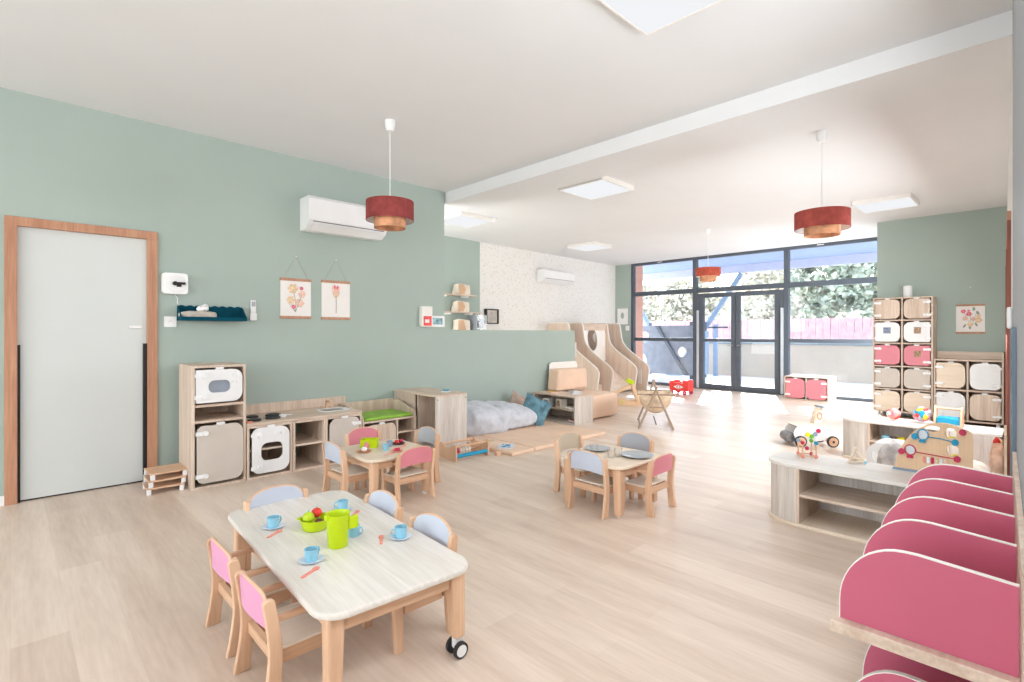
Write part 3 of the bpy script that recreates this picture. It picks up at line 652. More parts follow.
# ================================================================ DOORS FOR CABINETS
def cdoor(parent, x0, x1, z0, z1, y, hinge, mat, rfree=0.06, rh=0.012, window=None, shade=None, tabs=True, hz=None):
    """rounded door in front-facing (-Y) plane; hinge 'l' or 'r'; returns the door"""
    rad = (rh, rfree, rfree, rh) if hinge == 'l' else (rfree, rh, rh, rfree)
    hol = [rrect(*window, min(0.05, (window[3]-window[2])*0.42))] if window else []
    d = G().prism(rrect(x0, x1, z0, z1, rad), y-0.018, y, 'xz', holes=hol).out('door', mat, parent, bev=0.002)
    s_ = 1 if hinge == 'l' else -1; hx = x0 if hinge == 'l' else x1
    for zz in (hz or (z0+0.16*(z1-z0)+0.005, z1-0.16*(z1-z0)-0.005)):
        L = 0.085
        g = G(); g.box(min(hx-0.012*s_, hx+L*s_*0.7), max(hx-0.012*s_, hx+L*s_*0.7), y-0.026, y-0.0185, zz-0.015, zz+0.015); g.cyl((hx+L*s_*0.7, y-0.0185, zz), (hx+L*s_*0.7, y-0.036, zz), 0.021, 0.018)
        g.out('hinge', 'plastic', d)
    if tabs:
        xc = (x0+x1)/2; G().box(xc-0.03, xc+0.03, y-0.022, y-0.004, z1-0.002, z1+0.018, bev=0.003).out('top_catch', 'plastic', d)
    return d
def carcass(parent, x0, x1, y0, y1, z0, z1, mat='oak_z', th=0.02, back='oak_z', name='body', plinth=0.0):
    g = G(); g.box(x0, x0+th, y0, y1, z0, z1); g.box(x1-th, x1, y0, y1, z0, z1); g.box(x0+th, x1-th, y0, y1, z1-th, z1); g.box(x0+th, x1-th, y0, y1, z0, z0+th)
    o = g.out(name, mat, parent, bev=0.0015)
    if back: G().box(x0+th, x1-th, y1-0.008, y1, z0+th, z1-th).out('back_panel', back, parent)
    return o

# ---- play kitchen along the left wall (front plane y = 4.68)
YF = 4.68; DEP = YL-0.003-YF
t = thing('kitchen_tower', 'tall play kitchen cabinet with white oven door over a greige door', 'cabinet', (1.226, YF, 0))
carcass(t, -0.199, 0.199, 0, 0.43, 0, 0.987)
for z in (0.525, 0.652): G().box(-0.179, 0.179, 0.006, 0.42, z, z+0.02).out('shelf', 'oak_x', t)
d = cdoor(t, -0.172, 0.166, 0.688, 0.952, 0.0, 'l', 'white', 0.07, 0.008, window=(-0.085, 0.075, 0.765, 0.865))
G().box(-0.105, 0.095, 0.003, 0.006, 0.745, 0.885).out('door_glass', 'oven_inside_tone', d)  # opaque grey sheet, its colour stands in for the dimly lit interior
g = G()
for zz in (0.905, 0.850): g.cyl((0.105, -0.0185, zz), (0.105, -0.03, zz), 0.014); g.cyl((0.13, -0.0185, zz), (0.13, -0.03, zz), 0.014)
g.out('knob', 'plastic', d)
cdoor(t, -0.165, 0.172, 0.045, 0.505, 0.0, 'l', 'greige', 0.07, 0.05, hz=(0.105, 0.445))
t = thing('play_cooker', 'low play cooker cabinet with a white door that has a rounded window', 'cabinet', (1.622, YF, 0))
carcass(t, -0.190, 0.190, 0, DEP, 0, 0.455)
G().box(-0.17, 0.17, 0.02, DEP-0.01, 0.235, 0.25).out('shelf', 'oak_x', t)
d = cdoor(t, -0.152, 0.158, 0.045, 0.435, 0.0, 'l', 'white', 0.08, 0.06, window=(-0.08, 0.10, 0.15, 0.30), hz=(0.095, 0.375))
g = G()
for x in (0.055, 0.10): g.cyl((x, -0.0185, 0.375), (x, -0.032, 0.375), 0.016)
g.out('knob', 'plastic', d)
t = thing('open_shelf_cabinet', 'open two shelf play kitchen unit between the cooker and the sink', 'cabinet', (1.967, YF, 0))
carcass(t, -0.150, 0.150, 0, DEP, 0, 0.455, back=None)
G().box(-0.13, 0.13, 0.004, DEP, 0.225, 0.243).out('shelf', 'oak_x', t)
t = thing('sink_cabinet', 'play sink cabinet with a greige door hinged on the right', 'cabinet', (2.303, YF, 0))
carcass(t, -0.184, 0.184, 0, DEP, 0, 0.455)
cdoor(t, -0.150, 0.150, 0.045, 0.435, 0.0, 'r', 'greige', 0.075, 0.06, hz=(0.11, 0.37))
t = thing('play_worktop', 'long oak worktop with sink and hobs over the low play kitchen units', 'worktop', (1.96, YF, 0.458))
G().box(-0.532, 0.528, -0.004, DEP, 0, 0.022).out('top', 'oak_x', t, bev=0.002)
G().box(-0.532, 0.62, DEP-0.018, DEP, 0.023, 0.112).out('backsplash', 'oak_z', t)
G().prism(rrect(0.20, 0.50, 0.14, 0.36, 0.06), 0.0225, 0.030, 'xy', holes=[rrect(0.23, 0.44, 0.16, 0.34, 0.05)]).out('sink_rim', 'white', t, bev=0.002)
G().prism(rrect(0.231, 0.439, 0.161, 0.339, 0.05), 0.0225, 0.025, 'xy').out('basin', 'steel', t)
g = G(); g.cyl((0.36, 0.42, 0.022), (0.36, 0.42, 0.10), 0.015); g.box(0.348, 0.372, 0.33, 0.43, 0.085, 0.10); g.cyl((0.36, 0.34, 0.085), (0.36, 0.34, 0.055), 0.008); g.out('tap', 'beech_z', t, smooth=True)
for x in (0.30, 0.42): G().cyl((x, 0.42, 0.022), (x, 0.42, 0.05), 0.010).out('tap_handle', 'beech_z', t, smooth=True)
for i, (x, y, r) in enumerate(((-0.43, 0.12, 0.055), (-0.27, 0.14, 0.062), (-0.38, 0.33, 0.05), (-0.21, 0.30, 0.066))):
    h = G().lathe([(0, 0.0225), (r, 0.0225), (r, 0.034), (r-0.01, 0.038), (0, 0.038)], 24, (x, y, 0)).out('hob', 'dark', t, smooth=True)
    G().lathe([(r-0.006, 0.0385), (r-0.003, 0.041), (r-0.009, 0.041)], 24, (x, y, 0), close=True).out('hob_ring', 'steel', h)
t = thing('toy_pan', 'small white toy pan with handle beside the hobs', 'toy pan', (1.79, YF+0.17, 0.4815))
G().lathe([(0, 0), (0.03, 0), (0.034, 0.018), (0.031, 0.018), (0.028, 0.003), (0, 0.003)], 18).out('bowl', 'white', t, smooth=True); G().box(0.034, 0.085, -0.006, 0.006, 0.010, 0.017).out('handle', 'white', t)
tag(G().prism(rrect(-0.025, 0.025, -0.015, 0.015, 0.008), 0, 0.012, 'xy').out('toy_sponge', 'coral'), 'small coral play block on the worktop in front of the hobs', 'toy block', loc=(1.462, YF+0.03, 0.4815))

# ---- changing unit with green mat
t = thing('changing_unit', 'doll changing unit with curved sides, oak door and an open shelf', 'cabinet', (2.81, YF, 0))
cu = [(0.0, 0), (DEP-0.02, 0), (DEP-0.02, 0.50), (0.36, 0.50), (0.27, 0.485), (0.15, 0.45), (0.06, 0.435), (0.015, 0.40), (0.0, 0.34)]
for x in (-0.312, 0.294): G().prism(cu, x, x+0.018, 'yz').out('side_panel', 'oak_z', t, bev=0.002)
G().box(-0.293, 0.293, DEP-0.038, DEP-0.021, 0, 0.50).out('back_panel', 'oak_z', t)
G().box(-0.293, 0.293, 0.0, DEP-0.039, 0.345, 0.363).out('top', 'oak_x', t); G().box(-0.293, 0.293, 0.0, DEP-0.039, 0.0, 0.03).out('base', 'oak_x', t)
G().box(0.07, 0.088, 0.0, DEP-0.039, 0.031, 0.344).out('divider', 'oak_z', t); G().box(0.089, 0.293, 0.004, DEP-0.039, 0.20, 0.216).out('shelf', 'oak_x', t)
cdoor(t, -0.268, 0.05, 0.05, 0.325, 0.0, 'l', 'oak_z', 0.06, 0.05, hz=(0.10, 0.27))
tag(G().prism(rrect(-0.28, 0.28, 0.02, 0.46, 0.03), 0, 0.03, 'xy').out('changing_mat', 'green_mat', bev=0.008), 'bright green mat lying on the doll changing unit', 'mat', loc=(2.81, YF, 0.3635))
# ---- peninsula cabinet
t = thing('side_cabinet', 'tall plain oak cabinet standing out from the sage wall, open on its left', 'cabinet', (3.39, 4.41, 0))
g = G(); g.box(-0.205, 0.205, 0, 0.02, 0, 0.572); g.box(-0.205, 0.205, 0.80, 0.82, 0, 0.572); g.box(0.185, 0.205, 0.021, 0.799, 0, 0.572); g.box(-0.205, 0.184, 0.021, 0.799, 0, 0.02)
g.out('body', 'pale_z', t)
G().box(-0.21, 0.21, -0.004, 0.824, 0.573, 0.592).out('top', 'oak_y', t, bev=0.002)
G().box(-0.205, -0.187, 0.40, 0.799, 0.021, 0.572).out('front_panel', 'oak_z', t); G().box(-0.186, 0.184, 0.36, 0.378, 0.021, 0.572).out('divider', 'oak_z', t)
g = G()
for x in (-0.185, 0.185): g.cyl((x, -0.0005, 0.545), (x, -0.004, 0.545), 0.006, n=8)
g.out('screw', 'dark', t)
t = thing('board_book', 'small dark blue board book on top of the tall plain oak cabinet', 'book', (3.47, 4.62, 0.5925), R(35))
G().box(-0.055, 0.055, -0.04, 0.04, 0.002, 0.016).out('pages', 'paper', t); G().box(-0.058, 0.058, -0.043, 0.043, 0.0165, 0.02).out('cover', 'bluedk', t); G().box(-0.058, 0.058, -0.043, 0.043, 0, 0.0018).out('cover', 'kraft2', t)

# ---- baby activity crib on the floor
t = thing('rod_toy_rack', 'low wooden activity toy with rods, beads and a blue roller on the floor', 'toy', (3.085, 3.95, 0), R(-2))
pr = [(0.0, 0), (0.28, 0), (0.285, 0.13), (0.27, 0.155), (0.235, 0.15), (0.19, 0.125), (0.12, 0.12), (0.06, 0.15), (0.02, 0.165), (0.0, 0.15)]
for x in (0, 0.40): G().prism(pr, x, x+0.018, 'yz').out('end_panel', 'beech_z', t, bev=0.003)
for y, z in ((0.028, 0.14), (0.25, 0.135)): G().cyl((0.019, y, z), (0.399, y, z), 0.011).out('rod', 'beech_x', t, smooth=True)
G().cyl((0.019, 0.02, 0.045), (0.399, 0.02, 0.045), 0.019).out('roller', 'bluedk', t, smooth=True)
G().cyl((0.019, 0.14, 0.07), (0.399, 0.14, 0.07), 0.008).out('rod', 'beech_x', t, smooth=True)
for i, mt in enumerate(('plum', 'beech_x', 'magenta', 'wool', 'wool', 'wool', 'wool')):
    G().lathe([(0.0085, -0.012), (0.03, -0.010), (0.03, 0.010), (0.0085, 0.012)], 16, close=True).out('bead', mt, t, smooth=True).matrix_local = Matrix.Translation((0.045+0.035*i, 0.14, 0.07)) @ Matrix.Rotation(R(90), 4, 'Y')
tag(G().box(-0.03, 0.03, -0.02, 0.02, 0, 0.035, bev=0.004).out('wooden_block', 'beech_x'), 'small beech block on the floor right of the rod toy', 'block', loc=(3.56, 3.87, 0))

# ================================================================ FLOOR MATS, CUSHIONS, BOOKS
tag(G().box(3.64, 3.97, 3.74, YL-0.02, 0, 0.035, bev=0.01).out('floor_mat', 'foam'), 'narrower peach floor mat on the left, under the small book', 'floor mat', 'peach floor mats')
tag(G().box(3.975, 5.24, 3.73, YL-0.02, 0, 0.04, bev=0.01).out('floor_mat', 'foam'), 'wide peach floor mat under the grey duvet cushion', 'floor mat', 'peach floor mats')
rm = Matrix.Rotation(R(28), 3, 'Y')
g = G(); g.blob((0, 0, 0), (0.62, 0.27, 0.17), 2.5, 4, 0.075, 3.2, None, 80, 40)
for v in g.bm.verts:
    v.co.z *= 1.0-0.35*max(-1, min(1, v.co.x/0.6)); d_ = noise.noise(Vector((v.co.x*14+v.co.z*6, v.co.y*3, 4)))*0.016; v.co += v.co.normalized()*d_
    v.co.z = max(v.co.z, -0.14)
o = g.out('floor_cushion', 'duvet', smooth=True)
tag(o, 'big crumpled silver grey duvet cushion on the peach mats', 'cushion'); o.location = (4.36, 4.80, 0.195); o.rotation_euler = (R(14), 0, R(-2))
def pillow(s, th, name, mat, loc, rot, lab, seed):
    g = G(); N = 18; top = {}
    for sd_ in (1, -1):
        for i in range(N+1):
            for j in range(N+1):
                u, v = i/N*2-1, j/N*2-1; e = max(0, (1-u**4)*(1-v**4))**0.55
                pin = 1-0.07*(1-abs(u))*0-0.08*(1-u*u)*(abs(v)**3)-0.0; pin2 = 1-0.08*(1-v*v)*(abs(u)**3)
                p = Vector((u*s*pin2, v*s*pin, sd_*th*e*(1+0.25*noise.noise(Vector((u*3+seed, v*3, sd_)))) ))
                if sd_ == -1 and (i in (0, N) or j in (0, N)): top[(sd_, i, j)] = top[(1, i, j)]
                else: top[(sd_, i, j)] = g.bm.verts.new(p)
        for i in range(N):
            for j in range(N): g.bm.faces.new([top[(sd_, a, b)] for a, b in ((i, j), (i+1, j), (i+1, j+1), (i, j+1))])
    o = g.out(name, mat, smooth=True); tag(o, lab, 'cushion'); o.location = loc; o.rotation_euler = rot; return o
pillow(0.185, 0.06, 'throw_cushion', 'cushion', (4.95, 4.66, 0.225), (R(68), R(24), R(-48)), 'petrol blue throw cushion standing askew against the book unit', 2)
pillow(0.17, 0.05, 'throw_cushion', 'brown_cush', (5.02, 5.04, 0.235), (R(78), R(30), R(-12)), 'grey beige cushion leaning on the wall behind the blue one', 5)
pillow(0.16, 0.05, 'throw_cushion', 'brown_cush', (3.83, 4.93, 0.20), (R(75), R(8), R(-20)), 'taupe cushion half hidden between the oak cabinet and the duvet cushion', 8)
def book(loc, rz, w, h, th, cm, lab, pic=None):
    t = thing('picture_book', lab, 'book', loc, rz)
    G().box(-w/2+0.003, w/2-0.003, -h/2+0.003, h/2-0.003, 0.002, th-0.002).out('pages', 'paper', t)
    G().box(-w/2, w/2, -h/2, h/2, th-0.0018, th).out('cover', cm, t); G().box(-w/2, w/2, -h/2, h/2, 0, 0.0018).out('cover', cm, t)
    if pic:
        g = G()
        for i, (x, y, r) in enumerate(((-0.2, 0.1, 0.16), (0.15, -0.1, 0.2), (0.3, 0.25, 0.1), (-0.3, -0.25, 0.1))): g.prism(ell(x*w, y*h, r*w, r*w*0.8), th+0.0002, th+0.001, 'xy')
        g.out('cover_picture', pic, t)
book((3.78, 3.98, 0.036), R(38), 0.20, 0.16, 0.012, 'lightblue', 'light blue picture book lying on the narrower peach mat', 'bluedk')
book((3.80, 4.28, 0.036), R(20), 0.12, 0.10, 0.01, 'taupe', 'small yellow and brown book on the mat near the rod toy', 'yellow')

# book unit beside the mat
t = thing('book_unit', 'low oak book unit open toward the mat, beside the foam seat', 'cabinet', (5.455, 4.39, 0))
g = G(); g.box(0, 0.40, 0, 0.02, 0, 0.365); g.box(0, 0.40, 0.76, 0.78, 0, 0.365); g.box(0.38, 0.40, 0.021, 0.759, 0, 0.365); g.box(0, 0.379, 0.021, 0.759, 0, 0.02); g.out('body', 'pale_z', t)
G().box(-0.003, 0.403, -0.003, 0.783, 0.366, 0.386).out('top', 'oak_y', t, bev=0.002)
G().box(0.004, 0.379, 0.021, 0.759, 0.185, 0.20).out('shelf', 'oak_y', t)
book((5.60, 4.93, 0.3865), R(65), 0.20, 0.11, 0.014, 'coral', 'orange picture book lying on top of the low book unit at the back', 'yellow')
for k in range(3): book((5.72, 4.60, 0.3865+0.0145*k), R(50+9*k), 0.17, 0.13, 0.014, ('grey2', 'cap', 'plate')[k], ('grey book at the bottom of the stack on the book unit', 'grey book in the middle of the stack on the book unit', 'pale grey book on top of the stack on the book unit')[k])
t = thing('photo_cube', 'white photo cube with a blue face on the book unit shelf', 'photo cube', (5.56, 4.98, 0.2005), R(10))
G().box(-0.05, 0.05, -0.05, 0.05, 0, 0.11, bev=0.003).out('body', 'white', t); G().box(-0.0525, -0.0505, -0.035, 0.035, 0.02, 0.09).out('picture', 'bluesteel', t)
t = thing('photo_cube', 'cream photo cube with a brown face on the book unit shelf', 'photo cube', (5.56, 4.72, 0.2005), R(-14))
G().box(-0.055, 0.055, -0.055, 0.055, 0, 0.12, bev=0.003).out('body', 'wool', t); G().box(-0.0575, -0.0555, -0.035, 0.035, 0.02, 0.10).out('picture', 'photo2', t)
book((5.60, 4.55, 0.2005), R(80), 0.16, 0.14, 0.025, 'wool', 'cream book lying on the shelf inside the book unit')
book((5.60, 4.52, 0.0205), R(70), 0.16, 0.12, 0.02, 'coral', 'reddish book on the bottom of the book unit', 'red')
# foam armchair
t = thing('foam_seat', 'peach foam bench with a back cushion and pale wooden back board', 'seat', (6.2, 4.85, 0))
G().box(-0.33, 0.38, -0.39, 0.33, 0.01, 0.355, bev=0.05).out('seat_block', 'foam', t, smooth=True)
G().prism([(-0.445, 0.39), (0.27, 0.39), (0.255, 0.70), (-0.40, 0.71)], 0.11, 0.325, 'xz').out('back_cushion', 'foam', t, smooth=True, bev=0.03)
G().prism(rrect(-0.36, 0.30, 0.01, 0.80, (0.01, 0.01, 0.06, 0.06)), 0.336, 0.356, 'xz').out('back_board', 'edge', t, bev=0.003)

# ================================================================ CLIMBING STRUCTURE
t = thing('climbing_frame', 'large oak climbing and slide structure with flowing white edged side panels', 'climbing frame', (8.32, 6.1, 0))
def ypro(back):
    c = smoothline([(0.80, 1.46), (0.76, 1.40), (0.73, 1.22), (0.68, 1.03), (0.52, 0.86), (0.22, 0.66), (0.05, 0.54), (-0.005, 0.44), (0.02, 0.25), (0.06, 0.0)], 5)
    return [(back, 0), (back, 1.42), (back-0.05, 1.46)]+c
for i, x in enumerate((0, 0.47, 1.36, 1.86)):
    back = py(8.32+x)-6.1-0.02; pf = ypro(back)
    hol = [ell(0.62+0.38, 1.15, 0.17, 0.14)] if i == 2 else []
    s_ = G().prism(pf, x-0.01, x+0.01, 'yz', holes=hol).out('side_panel', 'climb_z', t)
    g = G(); c = pf[2:]
    for a, b in zip(c, c[1:]): g.cyl((x, a[0], a[1]), (x, b[0], b[1]), 0.015, n=6)
    g.out('white_edge', 'edge', s_, smooth=True)
G().prism(rrect(0.482, 1.348, 0.62, 1.44, (0.02, 0.02, 0.25, 0.25)), 0.80, 0.815, 'xz', holes=[ell(0.86, 1.10, 0.17, 0.25, 24, 0.25)]).out('arch_panel', 'edge', t)
G().box(0.482, 1.348, 0.79, 0.835, 1.30, 1.45).out('arch_header', 'oak_x', t)
G().box(0.012, 0.458, 0.95, 1.20, 0.02, 0.95).out('step_block', 'climb_z', t)
for k in range(4): G().box(0.012, 0.458, 0.25+0.18*k, 0.25+0.18*k+0.17, 0.02, 0.18+0.19*k).out('step', 'climb_z', t)
G().box(0.482, 1.348, 0.82, 1.28, 0.56, 0.60).out('platform', 'oak_x', t)
G().prism([(0.06, 0.02), (0.82, 0.56), (0.82, 0.60), (0.02, 0.05)], 0.482, 1.348, 'yz').out('slide_surface', 'climb_z', t)
G().box(1.372, 1.848, 0.82, 1.28, 0.56, 0.60).out('platform', 'oak_x', t)
g = G(); g.box(-0.022, -0.013, 0.55, 0.62, 0.75, 1.05); g.out('hand_grip', 'edge', t); G().box(1.838, 1.849, 0.18, 0.26, 0.1, 0.42).out('hand_grip', 'edge', t)
G().box(1.871, 1.882, 0.22, 0.30, 0.1, 0.42).out('hand_grip', 'edge', t)
t = thing('window_poster', 'small framed print on the sage strip left of the glazing', 'wall print', (XW-0.002, 7.40, 1.46), R(-90))
G().box(-0.15, 0.15, -0.012, 0, 0, 0.40).out('frame', 'white', t); G().prism(ell(0, 0.22, 0.05, 0.08), -0.0135, -0.0121, 'xz').out('green_print', 'sage', t)
tag(G().box(-0.05, 0.05, -0.03, 0, 0, 0.12, bev=0.01).out('wall_sensor', 'plastic'), 'small white sensor box on the sage strip above the climbing frame', 'sensor', loc=(XW-0.003, 7.25, 1.30), rz=R(-90))

# ================================================================ TABLES & CHAIRS
def leg_box(parent, x, y, h, z0=0.0, mat='beech_z', top=0.031, bot=0.025, sx=1, sy=1):
    g = G(); vs = []
    for z, r in ((z0, bot), (h, top)):
        ox, oy = sx*(top-r), sy*(top-r)
        vs.append([g.bm.verts.new((x+ox+a*r, y+oy+b*r, z)) for a, b in ((-1, -1), (1, -1), (1, 1), (-1, 1))])
    g.bm.faces.new(vs[0]); g.bm.faces.new(list(reversed(vs[1])))
    for i in range(4): g.bm.faces.new((vs[0][i], vs[0][(i+1) % 4], vs[1][(i+1) % 4], vs[1][i]))
    return g.out('leg', mat, parent, bev=0.010)
def table(lab, cx, cy, lx, ly, h, r, casters=(), glides=(), mat='table_y'):
    t = thing('kids_table', lab, 'table', (cx, cy, 0))
    hx, hy = lx/2, ly/2
    G().prism(rrect(-hx, hx, -hy, hy, r, 10), h-0.024, h, 'xy').out('tabletop', mat, t, bev=0.008)
    ax, ay = hx-0.065, hy-0.065
    for q in (-1, 1):
        G().box(-ax+0.033, ax-0.033, q*ay-0.012, q*ay+0.012, h-0.085, h-0.025).out('end_rail', 'beech_x', t)
        G().box(q*ax-0.012, q*ax+0.012, -ay+0.033, ay-0.033, h-0.085, h-0.025).out('side_rail', 'beech_y', t)
    for i, (sx, sy) in enumerate(((-1, -1), (1, -1), (1, 1), (-1, 1))):
        z0 = 0.075 if i in casters else (0.012 if i in glides else 0.003)
        leg = leg_box(t, sx*ax, sy*ay, h-0.025, z0, sx=sx, sy=sy)
        if i in casters:
            X_, Y_ = sx*ax+sx*0.006, sy*ay+sy*0.006
            g = G(); g.cyl((X_, Y_, 0.03), (X_, Y_, 0.075), 0.014); g.box(X_-0.014, X_+0.014, Y_-0.014, Y_+0.014, 0.035, 0.07); g.cyl((X_, Y_-0.017, 0.031), (X_, Y_+0.017, 0.031), 0.010); g.out('caster_fork', 'plastic', leg)
            for s2 in (-1, 1):
                G().cyl((X_, Y_+s2*0.018, 0.031), (X_, Y_+s2*0.032, 0.031), 0.031, n=24).out('caster_wheel', 'dark', leg, smooth=True)
                G().cyl((X_, Y_+s2*0.0325, 0.031), (X_, Y_+s2*0.0345, 0.031), 0.022, n=24).out('wheel_cap', 'plastic', leg, smooth=True)
        if i in glides: G().cyl((sx*ax, sy*ay, 0.0), (sx*ax, sy*ay, 0.0115), 0.018).out('glide', 'plastic', leg)
    return t
T1 = table('large whitened children table in the foreground with caster wheels', 1.031, 2.187, 0.609, 1.298, 0.356, 0.10, casters=(0, 1))
T1.rotation_euler = (0, 0, R(-3.3))
T2 = table('square children table with toy food in front of the play kitchen', 2.105, 3.60, 0.57, 0.59, 0.342, 0.09, glides=(0, 1), mat='ply')
T3 = table('square children table with grey plates in the middle of the room', 3.165, 2.215, 0.56, 0.56, 0.355, 0.09, glides=(0, 1), mat='ply')

def chair(lab, px, pyy, face, color, arms=False, w=0.30, grp='small beech children chairs'):
    """px,py: midpoint between the back posts on the floor; face: heading in degrees of the way it faces"""
    t = thing('kids_chair', lab, 'chair', (px, pyy, 0), R(face-90), grp)
    hw = w/2; sd = 0.265; sh = 0.205
    # back legs: flat curved posts
    for s_ in (-1, 1):
        x0 = s_*hw-0.011; prof_f = smoothline([(0.022, 0.0), (0.032, 0.10), (0.036, 0.20), (0.026, 0.30), (0.012, 0.385)], 4); prof_b = smoothline([(-0.028, 0.385), (-0.016, 0.30), (-0.008, 0.20), (-0.016, 0.10), (-0.034, 0.0)], 4)
        top = [(-0.008+0.02*math.cos(a), 0.385+0.016*math.sin(a)) for a in (R(30), R(60), R(90), R(120), R(150))]
        l_ = G().prism(prof_f+top+prof_b, x0, x0+0.022, 'yz').out('leg', 'beech_z', t, bev=0.004)
        G().cyl((x0+0.011, 0.0, -0.0), (x0+0.011, 0.0, 0.003), 0.008, n=8).out('glide', 'plastic', l_)
    for s_ in (-1, 1):
        x0 = s_*(hw-0.026)-0.011; hgt = 0.295 if arms else sh-0.012
        l_ = G().prism([(sd-0.045, 0.0), (sd-0.005, 0.0), (sd+0.006, hgt-0.02), (sd, hgt-0.002), (sd-0.034, hgt), (sd-0.040, hgt-0.02)], x0, x0+0.022, 'yz').out('leg', 'beech_z', t, bev=0.004)
    G().prism(rrect(-hw+0.012, hw-0.012, 0.042, sd-0.05 if arms else sd-0.0, 0.006), sh-0.011, sh, 'xy').out('seat', 'seat', t, bev=0.003)
    for s_ in (-1, 1):
        xc = s_*(hw-0.026); G().box(xc-0.009, xc+0.009, 0.037, sd-0.046, sh-0.062, sh-0.012).out('seat_rail', 'beech_y', t)
    G().box(-hw+0.013, hw-0.013, 0.014 , 0.034, sh-0.055, sh-0.013).out('seat_rail', 'beech_x', t)
    G().box(-hw+0.038, hw-0.038, sd-0.04, sd-0.022, sh-0.055, sh-0.013).out('seat_rail', 'beech_x', t)
    # curved backrest panel
    n = 14; g = G(); hwb = hw-0.012; V = {}
    for k, off in ((0, 0.0), (1, -0.013)):
        for i in range(n+1):
            u = i/n*2-1; y = 0.004-0.022*(1-u*u)+off-0.0
            zt = 0.376+0.058*math.sqrt(max(0, 1-abs(u)**2.2)); zb = 0.288+0.016*(1-u*u)
            V[(k, i, 0)] = g.bm.verts.new((u*hwb, y, zb)); V[(k, i, 1)] = g.bm.verts.new((u*hwb, y-0.006, zt))
    for i in range(n):
        for k in (0, 1): g.bm.faces.new((V[(k, i, 0)], V[(k, i+1, 0)], V[(k, i+1, 1)], V[(k, i, 1)]))
        for q in (0, 1): g.bm.faces.new((V[(0, i, q)], V[(0, i+1, q)], V[(1, i+1, q)], V[(1, i, q)]))
    for i in (0, n): g.bm.faces.new((V[(0, i, 0)], V[(0, i, 1)], V[(1, i, 1)], V[(1, i, 0)]))
    g.out('backrest', color, t, smooth=True)
    for k, i0 in ((0, 0),):
        g = G(); pts = [(i/n*2-1) for i in range(n+1)]
        g.tube([(u*hwb, 0.004-0.022*(1-u*u)-0.0065-0.006, 0.376+0.058*math.sqrt(max(0, 1-abs(u)**2.2))+0.001) for u in pts], 0.0062, 6)
        g.out('backrest_edge', 'beech_x', t, smooth=True)
    if arms: t.scale = (1, 1, 0.925)
    if arms:
        for s_ in (-1, 1):
            xo = s_*(hw-0.026); G().box(xo-0.012, xo+0.012, 0.03, sd+0.004, 0.2955, 0.318, bev=0.006).out('armrest', 'beech_y', t, smooth=True)
    return t
def posts(p): return p
# around the large table
chair('foreground pink backed armchair nearest the camera at the large table', 0.618, 1.920, 0, 'pinkpale', True, 0.285)
chair('second pink backed armchair, behind the nearest one at the large table', 0.628, 2.335, 0, 'pinkpale', True, 0.295)
chair('blue grey backed chair at the far short end of the large table', 1.005, 2.80, -88, 'grey', False)
chair('pale blue backed chair at the far right corner of the large table', 1.352, 2.335, 180, 'lightblue', False)
chair('pale blue backed chair on the right side of the large table, nearer the caster', 1.33, 1.88, 180, 'lightblue', False)
# around the toy food table
chair('blue grey backed chair left of the toy food table', 1.735, 3.685, 0, 'grey', False)
chair('pink backed armchair with its back to the camera at the toy food table', 2.165, 3.255, 90, 'pink', True)
chair('white grey backed chair right of the toy food table', 2.56, 3.68, 180, 'plate', False)
chair('pink backed chair behind the toy food table by the green mat', 2.165, 4.045, -90, 'pink', False)
# around the table with plates
chair('blue grey backed chair on the left front of the plate table', 2.87, 2.20, 0, 'grey', False)
chair('pink backed armchair at the right front of the plate table', 3.27, 1.862, 90, 'pink', True)
chair('taupe backed chair at the back left of the plate table', 3.245, 2.675, -90, 'taupe', False)
chair('grey backed chair at the far right of the plate table', 3.61, 2.29, 180, 'grey2', False)

# ================================================================ TABLEWARE ON THE LARGE TABLE
def cup_mesh(t, mat, r=0.028, h=0.05, ang=0.0):
    b = G().lathe([(0, 0), (r*0.8, 0), (r*0.86, 0.004), (r, h), (r-0.003, h), (r*0.83, 0.006), (0, 0.006)], 20).out('bowl', mat, t, smooth=True)
    c_, s_ = math.cos(ang), math.sin(ang)
    G().tube([(c_*(r*0.9+q), s_*(r*0.9+q), z) for q, z in ((0, h*0.85), (0.014, h*0.8), (0.018, h*0.5), (0.010, h*0.25), (0, h*0.22))], 0.004, 6).out('handle', mat, t, smooth=True)
def saucer(x, y, z, lab):
    s_ = G().lathe([(0, 0), (0.028, 0), (0.046, 0.007), (0.048, 0.009), (0.028, 0.003), (0, 0.003)], 28).out('saucer', 'saucer', smooth=True); tag(s_, lab, 'saucer', 'white saucers on the large table', (x, y, z)); return s_
ZT = 0.3565
cups = [(0.865, 2.46, 'left far cup'), (0.845, 1.995, 'near left cup'), (1.20, 2.455, 'far right cup'), (1.22, 1.95, 'right cup nearest the caster end')]
where = ['at the far left place', 'at the near left place', 'at the far right place', 'at the near right place']
for i, (x, y, _) in enumerate(cups):
    saucer(x, y, ZT, 'white saucer under a blue cup %s of the large table' % where[i])
    t = thing('toy_cup', 'light blue toy cup on a saucer %s of the large table' % where[i], 'cup', (x, y, ZT+0.0035), 0, 'light blue toy cups')
    cup_mesh(t, 'blue', 0.027, 0.046, (0.3, 0.4, 2.6, 2.9)[i])
t = thing('toy_cup', 'light blue toy cup without saucer behind the lime jug', 'cup', (1.085, 2.115, ZT), 0, 'light blue toy cups'); cup_mesh(t, 'blue', 0.027, 0.046, -0.9)
